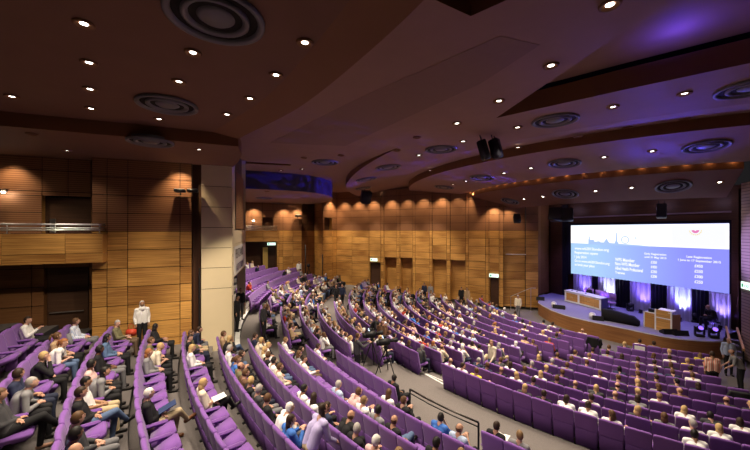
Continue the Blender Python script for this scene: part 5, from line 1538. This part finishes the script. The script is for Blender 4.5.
# ------------------------------------------------------------------ people on their feet and on the stage
def toC(p): return math.atan2(-(C.x - p[0]), (C.y - p[1]))
def face(p, q): return math.atan2(-(q[0] - p[0]), q[1] - p[1])
def stand(x, y, spec, label, rz, z=None, scale=1.0, fi=0):
    return person(V((x, y, floor_at(x, y) if z is None else z)), rz, spec, label, None, scale, fi)
def sp(hair, style, top, legs, pose, skin=0, **k): return dict(hair=hair, style=style, top=top, legs=legs, pose=pose, skin=skin, **k)
p = (along_y(142, 14.1), 14.1)
stand(*p, sp('black', 'scarf', 'white', 'black', 'stand', 2), 'person in white headscarf and white tunic standing against the wood wall', face(p, (1.5, 2)), scale=.97)
q = V((p[0], p[1], floor_at(*p))); hb = empty('handbag', q + V((-.27, -.20, .52)))
mb = MB(); mb.cbox((0, 0, .12), .30, .13, .24); c = mb.build('bag_body', mat('red_bag', (.55, .06, .03), .5), hb); bevel_mesh(c.data, .03)
mb = MB(); mb.tube([(-.08, 0, .23), (-.06, 0, .38), (0, 0, .43), (.06, 0, .38), (.08, 0, .23)], .01, 6); mb.build('strap', mat('red_bag', (0, 0, 0)), hb)
tag(hb, 'red handbag held by the person in the white headscarf', 'handbag')
stand(1.0, 16.1, sp('grey', 'short', 'charcoal', 'black', 'stand', 1), 'person in grey suit standing beside the curved white floor strip', face((1, 16.1), (5, 14)))
stand(along_y(240.5, 19.4), 19.4, sp('brown', 'short', 'black', 'grey', 'stand', 0), 'person in black standing at the far end of the passage by the pier', face((0, 19), (2, 14)))
stand(along_y(236.8, 17.3), 17.3, sp('black', 'short', 'black', 'black', 'stand', 1), 'dark-clothed person half hidden behind the cream pier edge', face((0, 17), (6, 14)))
hp_ = plan(323, 410, -3.50); f_ = (V((C.x, C.y, 0)) - V((hp_.x, hp_.y, 0))).normalized()
bp = V((hp_.x, hp_.y, 0)) - f_ * .28
stand(bp.x, bp.y, sp('dark brown', 'long', 'lilac', 'khaki', 'stand_lean', 0), 'long-haired person in lilac top leaning over a seat back to talk', face(bp, hp_), z=-3.5 - 1.52)
x = along_y(299, 33.8); stand(x, 33.8, sp('black', 'short', 'white', 'white' if 0 else 'khaki', 'stand', 1), 'person in white shirt standing alone against the far wood wall', face((x, 33.8), (8, 15)))
a = plan(372, 313.5, -4.02); stand(a.x, a.y, sp('dark brown', 'short', 'black', 'black', 'stand_lean', 1), 'person in black bending behind the video cameras', face(a, (9, 12)))
a = plan(382.5, 316, -4.05); stand(a.x, a.y, sp('brown', 'long', 'brown', 'black', 'stand', 1), 'long-haired person in brown standing right of the bending one by the cameras', face(a, (2, 2)))
a = plan(357, 377, -5.72); stand(a.x, a.y, sp('brown', 'short', 'charcoal', 'black', 'stand_camera', 1), 'camera operator in dark top reaching to a tripod camera', face(a, plan(385, 372, -5.72)))
for px, py, t, l, lab in ((428, 279, 'navy', 'black', 'person in navy standing at the far wall, left of the pair there'), (434, 279.5, 'grey', 'black', 'person in grey standing at the far wall, right of the navy one'), (464, 283, 'black', 'black', 'person in black of the pair standing below the last niche'), (469.5, 284, 'tan', 'khaki', 'person in tan of the pair standing below the last niche'),
                          (336, 284.5, 'black', 'black', 'dark-clothed person walking in the far middle aisle, left of two'), (342, 284, 'navy', 'black', 'navy-clothed person walking in the far middle aisle, right of two')):
    a = plan(px, py, -4.72) if px > 400 else plan(px, py, -4.35)
    fz = floor_at(a.x, a.y)
    a = plan(px, py, fz + 1.72)
    if px > 400: a = fwp(px, 0) + V((fn.x, fn.y, 0)) * 1.0
    stand(a.x, a.y, sp('dark brown', 'short', t, l, 'stand' if px > 400 else 'stand_walk', 1), lab, face(a, (6, 8)))
a = plan(712.5, 352.5, FLOORZ + 1.74); stand(a.x, a.y, sp('dark brown', 'short', 'tan', 'black', 'stand', 2, topmat=STR1), 'person in red and white striped shirt standing with back to us at right', toC(a))
a = plan(731, 354.5, FLOORZ + 1.60); b0 = plan(739.5, 356, FLOORZ + 1.46); stand(b0.x + .12, b0.y + .0, sp('brown', 'bald', 'grey', 'black', 'stand_lean', 1, sleeve='short'), 'balding person in grey shirt leaning forward in the right aisle', face(b0, b0 + V((-.6, .8, 0))))
a = plan(728.5, 337.5, FLOORZ + 1.72); stand(a.x, a.y, sp('grey', 'bald', 'pale blue', 'black', 'stand', 0), 'person in pale shirt facing us below the wooden stage steps', face(a, (10, 0)))
a = plan(518, 293, -4.75); stand(a.x, a.y, sp('grey', 'short', 'cream', 'grey', 'stand', 0), 'person in cream standing by the handrail at the left stage end', face(a, (5, 10)))
x = along_y(492, 11.15); stand(x, 11.15, sp('light brown', 'short', 'cream', 'jeans', 'stand_walk', 0), 'person in cream top walking up the stepped aisle', face((x, 11.15), (2, 11)))
pp = CH[1]; person(pp + V((.2, 0, .0)), PI / 2, sp('white', 'short', 'black', 'black', 'lap', 0), 'white-haired panellist in dark suit sitting at the long table', None, 1.0, 0)
ms = V((25.05, 10.12, SZ)); o = empty('stool', ms, face(ms, (18, 14.5)))
mb = MB(); mb.cbox((0, .26, .50), .44, .42, .06); c = mb.build('seat', BLACK, o); bevel_mesh(c.data, .02)
for dx in (-.18, .18):
    for dy in (.08, .44):
        mb = MB(); mb.tube([(dx, dy, .48), (dx * 1.1, dy, 0)], .016, 6); mb.build('leg', BLACK, o)
tag(o, 'black stool under the dark-suited man at the right of the stage', 'stool')
person(ms + V((0, 0, .06)), face(ms, (18, 14.5)), sp('grey', 'bald', 'black', 'black', 'lean', 1), 'balding person in black suit seated at the right of the stage', None, 1.15, 0)

# ------------------------------------------------------------------ cameras, bags, papers
def video_camera(px, py, rz, lab, h=1.35, z=-5.72):
    p = plan(px, py, z); p.z = floor_at(p.x, p.y); o = empty('video_camera', p, rz)
    for k in range(3):
        a = k * 2.094 + .4; mb = MB(); mb.tube([(0, 0, h - .1), (.22 * math.cos(a), .22 * math.sin(a), h * .5), (.46 * math.cos(a), .46 * math.sin(a), 0)], [.03, .024, .018], 6); mb.build('tripod_leg', BLACK, o)
    mb = MB(); mb.lathe((0, 0, h - .15), [(.07, 0), (.09, .05), (.06, .12), (.1, .16)], 12, cap=True); mb.build('tripod_head', BLACK, o)
    mb = MB(); mb.cbox((0, -.08, h + .16), .17, .48, .24); mb.cbox((0, -.36, h + .15), .14, .12, .18); c = mb.build('camera_body', BLACK, o); bevel_mesh(c.data, .02)
    mb = MB(); mb.lathe((0, .15, h + .16), [(.06, 0), (.065, .2), (.09, .24), (.09, .34), (.07, .35)], 14, axis=(0, 1, 0), cap=True); mb.build('lens', BLACK, o, smooth=True)
    mb = MB(); mb.cbox((-.16, .0, h + .30), .16, .12, .11); c = mb.build('viewfinder', BLACK, o); mb = MB(); mb.quad([(-.23, -.065, h + .26), (-.09, -.065, h + .26), (-.09, -.065, h + .345), (-.23, -.065, h + .345)]); mb.build('screen', emit('viewfinder_glow', (.75, .85, 1), 3), c)
    mb = MB(); mb.tube([(0, -.3, h + .29), (0, -.25, h + .36), (0, .1, h + .36), (0, .15, h + .29)], .018, 6); mb.build('carry_handle', BLACK, o)
    mb = MB(); mb.tube([(.1, -.1, h + .02), (.22, -.5, h - .12)], .014, 6); mb.build('pan_bar', BLACK, o)
    tag(o, lab, 'video camera', 'video cameras on tripods'); return o
p1 = plan(386, 374, -5.72)
video_camera(386, 374, face(p1, (25, 13)), 'black video camera on tripod in front of the operator', 1.15)
video_camera(372, 369, face(p1, (25, 14)), 'black video camera on tripod behind the nearer one', 1.3)
tp2 = V((along_y(308.5, 33.6), 33.6, 0)); tp2.z = floor_at(tp2.x, tp2.y); o = empty('tripod', tp2)
for k in range(3):
    a = k * 2.094; mb = MB(); mb.tube([(0, 0, 1.35), (.4 * math.cos(a), .4 * math.sin(a), 0)], .03, 6); mb.build('tripod_leg', BLACK, o)
mb = MB(); mb.cbox((0, 0, 1.5), .28, .4, .3); c = mb.build('camera_body', BLACK, o); bevel_mesh(c.data, .03)
tag(o, 'small camera tripod standing before the far wood wall', 'tripod')
for px, zt, lab in ((305.5, -1.4, 'tall thin black pole before the far wood wall'), (322.5, -2.4, 'thin black pole at the far wall corner')):
    x = along_y(px, 32.6); mb = MB(); mb.tube([(x, 32.6, floor_at(x, 32.6)), (x, 32.6, zt)], .05, 8); o = mb.build('pole', BLACK, smooth=True); tag(o, lab, 'pole')
PAPER = mat('paper_white', (.80, .80, .78), .7)
def paper(s, lab, dz=.68, w=.3, tint=None):
    f = V((math.cos(s['a']), -math.sin(s['a']), 0)); p = s['p'] + f * .5 + V((0, 0, dz + .02))
    o = empty('paper', p, seat_rot(s)); 
    mb = MB()
    for k in range(2):
        mb.box((-w / 2 + (0 if k == 0 else w / 2 + .004), -.14, 0), (w / 2, 0, .02 if k else -.02), (0, .28, .06), (0, 0, .003))
    mb.build('sheets', PAPER, o); tag(o, lab, 'paper'); return o
for s in SEATS:
    if s['occ'] and s['occ'].get('item'): paper(s, 'white paper in the lap of the person ' + ('beyond the handrail' if s['zone'][0] == 'E' else 'with black hair near the frame bottom right'))
for s in SEATS:
    oc = s['occ']
    if oc and s['zone'] == 'D4' and oc['top'] == 'cream': paper(s, 'white papers on the knees of the blond person in cream')
    if oc and s['zone'] == 'D3' and oc['hair'] == 'white':
        f = V((math.cos(s['a']), -math.sin(s['a']), 0)); o = empty('folder', s['p'] + f * .48 + V((0, 0, .72)), seat_rot(s))
        mb = MB(); mb.box((-.12, -.15, 0), (.24, 0, 0), (0, .3, .12), (0, 0, .015)); mb.build('cover', mat('folder_navy', (.03, .05, .13), .4), o); tag(o, 'navy folder on the knee of the white-haired person', 'folder')
def bag(px, py, z, rgb, lab, w=.34, h=.32, d=.2):
    p = plan(px, py, z); p.z = floor_at(p.x, p.y); o = empty('bag', p, random.random() * 3)
    mb = MB(); mb.cbox((0, 0, h / 2), w, d, h); c = mb.build('bag_body', mat('bag_%d' % int(rgb[0] * 1000), rgb, .7), o); bevel_mesh(c.data, .05, 3)
    mb = MB(); mb.tube([(-w * .3, 0, h * .95), (-w * .2, 0, h * 1.4), (w * .2, 0, h * 1.4), (w * .3, 0, h * .95)], .012, 6); mb.build('strap', BLACK, o)
    tag(o, lab, 'bag')
bag(295.5, 343.5, -5.5, (.62, .62, .60), 'white bag on the floor by the middle block row end')
bag(322, 349, -5.6, (.03, .035, .06), 'dark navy bag on the floor by the middle block row end', .4, .42)
bag(272, 337, -5.3, (.045, .04, .04), 'dark bag on the floor beside the standing man in grey suit')
def coat(zones, px, py, lab, col='black'):
    s = min([s for s in SEATS if s['zone'] in zones], key=lambda s: math.hypot(s['px'] - px, s['py'] - py))
    o = empty('jacket', s['p'], seat_rot(s))
    fA = lambda u_, v: ((2*u_-1) * (.30 + .05 * math.sin(5 * v)), .16 + .05 * math.sin(9 * u_) * (1 - v) - .14 * v, .40 + .54 * v)
    fB = lambda u_, v: ((2*u_-1) * (.29 + .05 * math.sin(5 * v)), .06 + .04 * math.sin(9 * u_) * (1 - v) - .14 * v - .06, .42 + .53 * v)
    mb = grid_solid(fA, fB, 10, 8); mb.build('jacket_body', topm(col), o, smooth=True)
    mb = MB(); mb.tube([(-.3, .1, .86), (-.34, .16, .62), (-.32, .14, .4)], [.06, .055, .045], 8); mb.tube([(.3, .1, .86), (.33, .18, .6), (.30, .16, .42)], [.06, .055, .045], 8); mb.build('sleeves', topm(col), o, smooth=True)
    tag(o, lab, 'jacket', 'jackets left on seats')
coat(['K10', 'K11', 'K12', 'K13', 'K14', 'K15'], 588, 338, 'black jacket draped over a seat near the front of the middle block')
coat(MZ, 731, 377, 'dark jacket piled on the end seat near the right aisle', 'charcoal')
coat(['D1'], 70, 335, 'grey jacket draped on the seat beside the striped-shirt man', 'grey')
s = min([s for s in SEATS if s['zone'] in ('M9', 'M10')], key=lambda s: math.hypot(s['px'] - 637, s['py'] - 343))
o = empty('seat_sign', s['p'], seat_rot(s)); mb = MB(); mb.box((-.2, -.10, .70), (.4, 0, 0), (0, .012, 0), (0, 0, .26)); mb.build('card', PAPER, o); tag(o, 'white card sign on the back of a front row seat', 'sign')

# ------------------------------------------------------------------ light
def light(kind, name, loc, energy, col=(1, 1, 1), target=None, size=.1, cone=1.6, blend=.6, sy=None):
    l = bpy.data.lights.new(name, kind); l.energy = energy; l.color = col
    o = bpy.data.objects.new(name, l); COL.objects.link(o); o.location = loc
    if kind == 'SPOT': l.spot_size = cone; l.spot_blend = blend; l.shadow_soft_size = size
    elif kind == 'POINT': l.shadow_soft_size = size
    elif kind == 'AREA':
        l.size = size
        if sy: l.shape = 'RECTANGLE'; l.size_y = sy
    if target is not None: o.rotation_euler = (V(target) - V(loc)).to_track_quat('-Z', 'Y').to_euler()
    return o
WARM = (1, .83, .64); WARMW = (1, .74, .46)
def dl_power(zone, px):
    if zone == 'drum': return 430
    if zone == 'soffit': return 60
    if zone == 'main': return 2700 if px < 305 else 1600 if px < 540 else 270
    if zone == 'far': return 1500
    if zone == 'mid': return 700 if px < 560 else 120
    return 260 if px < 560 else 45
for p, zone, px, py in DLP:
    if 375 < px < 400 and py > 185: continue
    light('SPOT', 'downlight_or_fill_beam', p - V((0, 0, .08)), dl_power(zone, px), WARM, p - V((0, 0, 5)), .07, 1.25 if zone == 'main' and px < 305 else 1.45 if px > 540 or zone == 'sail' else 2.0, .7)
def washer(p, n, e, cone=1.7, z=None, out=.7):
    q = V(p) + V(n) * out
    light('SPOT', 'wall_wash_or_fill_beam', q, e, WARMW, q + V((0, 0, -4)) - V(n) * 1.3, .06, cone, .9)
fnn = V((fn.x, fn.y, 0)) * 1
for px, e in ((345, 620), (359, 620), (374, 700), (392, 700), (408, 380), (424, 500), (442, 700), (458, 420), (474, 560)):
    washer(fwp(px, 3.25), fnn, e * .42)
for px in (350, 378, 406, 434, 462):
    q = fwp(px, 3.6) + fnn * 3.2; light('SPOT', 'wall_wash_or_fill_beam', q, 1500, WARM, fwp(px, -3.4), .1, .95, .9)  # added fill spots without fixtures, to brighten the lower far wall
en = V((et.y, -et.x, 0)); 
washer((19.9, 22.3, 2.2), en, 420); washer((21.0, 21.6, 2.0), en, 200)
cn = V((.6, -.8, 0)); washer((8.75, 33.95, 3.3), cn, 520)
for px in (254, 284, 297): washer((along_y(px, FY - .05), FY - .02, 2.5), V((0, -1, 0)), 460, 1.7)
light('SPOT', 'left_wall_fill', (-3.2, 9.2, 2.8), 900, WARM, (-6.4, 14.4, -.7), .06, .62, .8)  # added fill, no such lamp: lifts the balcony front
light('SPOT', 'left_wall_fill', (-.5, 9.4, 2.8), 800, WARM, (-3.2, 14.8, -3.2), .06, .8, .9)  # added fill, no such lamp: lifts the lower left wall panels
washer((along_y(181, WY), WY - .02, 2.5), V((0, -1, 0)), 190, 1.6, out=.5)
washer((along_y(14, WY + .62), WY + .6, 2.5), V((0, -1, 0)), 115, 1.6, out=.5)
light('POINT', 'wall_light_glow', SC1, 14, (1, .85, .65), size=.05)
light('POINT', 'wall_light_glow', SC2, 30, (1, .85, .65), size=.05)
for x, y in ((3.2, 28), (3.6, 31), (.8, 26.5)): light('SPOT', 'downlight_or_fill_beam', (x, y, 2.72), 900, WARM, (x, y, -6), .07, 2.2, .7)  # extra fill added under the far canopy, with no fittings of its own
light('SPOT', 'pier_side_fill', (5.2, 17.5, 3.6), 900, (1, .86, .66), (0, 16.8, -1), .06, .8, .9)  # added fill for the pier's side face; no lamp hangs here
light('SPOT', 'pier_fill', (1.2, 11.5, 2.4), 1700, (1, .84, .60), (-.7, 14.8, -2.5), .06, .62, .9)  # added fill to lift the pier front out of shade
# stage: violet wash, drape uplights, white front light
VL = (.09, .055, 1.0)
for (p, col, pw) in UPL:
    light('SPOT', 'drape_beam', p + V((-1.0, 0, 0)), 260, (.20, .10, 1), p + V((.42, 0, 1.2)), .1, 1.1, .9)  # added wide violet fill in front of each uplight, no fixture
    light('SPOT', 'drape_beam', p, pw * 2.6, col, p + V((.45, 0, 1.5)), .05, 1.1, .9)
for y, e in ((11, 700), (14, 700), (17.5, 700), (20, 500)):
    light('SPOT', 'stage_wash_beam', (24.9, y, .9), e, (.34, .25, 1.0), (23.6, y, -6), .2, 1.7, .8)
def gobo(p, target, e, cone, scale=14, lo=.52, hi=.6):
    """a pattern projector: the beam is broken into patches by the gobo in its own light"""
    o = light('SPOT', 'pattern_beam', p, e, VL, target, .02, cone, .5); l = o.data; l.use_nodes = True; nt = l.node_tree
    em = nt.nodes['Emission']; tc = nt.nodes.new('ShaderNodeTexCoord'); mp = nt.nodes.new('ShaderNodeMapping'); n = nt.nodes.new('ShaderNodeTexNoise'); cr = nt.nodes.new('ShaderNodeValToRGB')
    n.inputs['Scale'].default_value = scale; n.inputs['Detail'].default_value = 1
    cr.color_ramp.elements[0].position = lo; cr.color_ramp.elements[1].position = hi
    nt.links.new(tc.outputs['Normal'], n.inputs['Vector']); nt.links.new(n.outputs['Fac'], cr.inputs['Fac']); nt.links.new(cr.outputs['Color'], em.inputs['Strength'])
light('SPOT', 'ceiling_wash_beam', (23.0, 12, .3), 1300, VL, (13.0, 8.0, 4), .3, .55, 1)
light('SPOT', 'ceiling_wash_beam', (23.0, 10.8, .3), 900, VL, (15.0, 6.0, 4), .3, .7, 1)
light('SPOT', 'ceiling_wash_beam', (23.0, 14, .3), 900, VL, (13.0, 13.0, 4), .3, .5, 1)
gobo((23.0, 12, .3), (12.0, 6.5, 4), 1500, .5, 16, .40, .75)
for y in (11, 14, 17.5, 20.5): light('POINT', 'stage_rear_fill', (25.1, y, 1.7), 16, (.75, .55, .9), size=.1)  # added fill for the dark wall above the screen, no lamps there
gobo((23.0, 15, .2), (10, 19.5, 4), 16000, .42, 60, .52, .58)
gobo((23.0, 16, .2), (6.5, 15, 4), 14000, .36, 75, .55, .60)
gobo((16, 17.5, -1), (6.4, 26.2, 3.3), 34000, .30, 120, .57, .60)
for x, y in ((10.8, 2.6), (9.6, 4.6), (9.3, 2.2)): light('SPOT', 'slot_beam', (x, y, 4.25), 45, VL, (x, y, 6), .1, 2.9, .5)
light('SPOT', 'stage_front_beam', (17.5, 15, 3.0), 1300, (1, .93, .88), (23.8, 17.2, -5), .1, .36, .5)
light('SPOT', 'stage_front_beam', (17.5, 11, 3.0), 700, (1, .93, .88), (22.2, 11.4, -5), .1, .2, .5)
light('SPOT', 'right_wall_fill', (21.0, 12.5, -2.0), 2300, (.42, .32, 1.0), (22.8, 7.8, -1), .1, .8, .8)  # added spot standing in for screen spill on the right wall
for k in range(26):
    th = -.80 + .066 * k; light('POINT', 'cove_glow', (CC[0] - 13.49 * math.cos(th), CC[1] - 13.49 * math.sin(th), 3.34), 1.5, (1, .58, .28), size=.03)
w = bpy.data.worlds.new('world'); sc.world = w; w.use_nodes = True
w.node_tree.nodes['Background'].inputs['Color'].default_value = (.6, .55, .6, 1); w.node_tree.nodes['Background'].inputs['Strength'].default_value = .02

# ------------------------------------------------------------------ camera and view
cam = bpy.data.cameras.new('camera'); co_ = bpy.data.objects.new('camera', cam); COL.objects.link(co_)
cam.sensor_width = 36; cam.lens = F / 750 * 36; cam.shift_y = (HY - 225) / 750; cam.clip_start = .05
co_.rotation_euler = (PI / 2, 0, -YAW)
sc.camera = co_
for o in list(sc.objects):
    if o.parent is None: o.location.z += Z0
sc.view_settings.view_transform = 'Standard'; sc.view_settings.look = 'None'; sc.view_settings.gamma = 1; sc.view_settings.use_curve_mapping = False
sc.view_settings.exposure = 0
sc.cycles.use_denoising = True
sc.cycles.max_bounces = 5; sc.cycles.diffuse_bounces = 3; sc.cycles.glossy_bounces = 2; sc.cycles.sample_clamp_indirect = 6
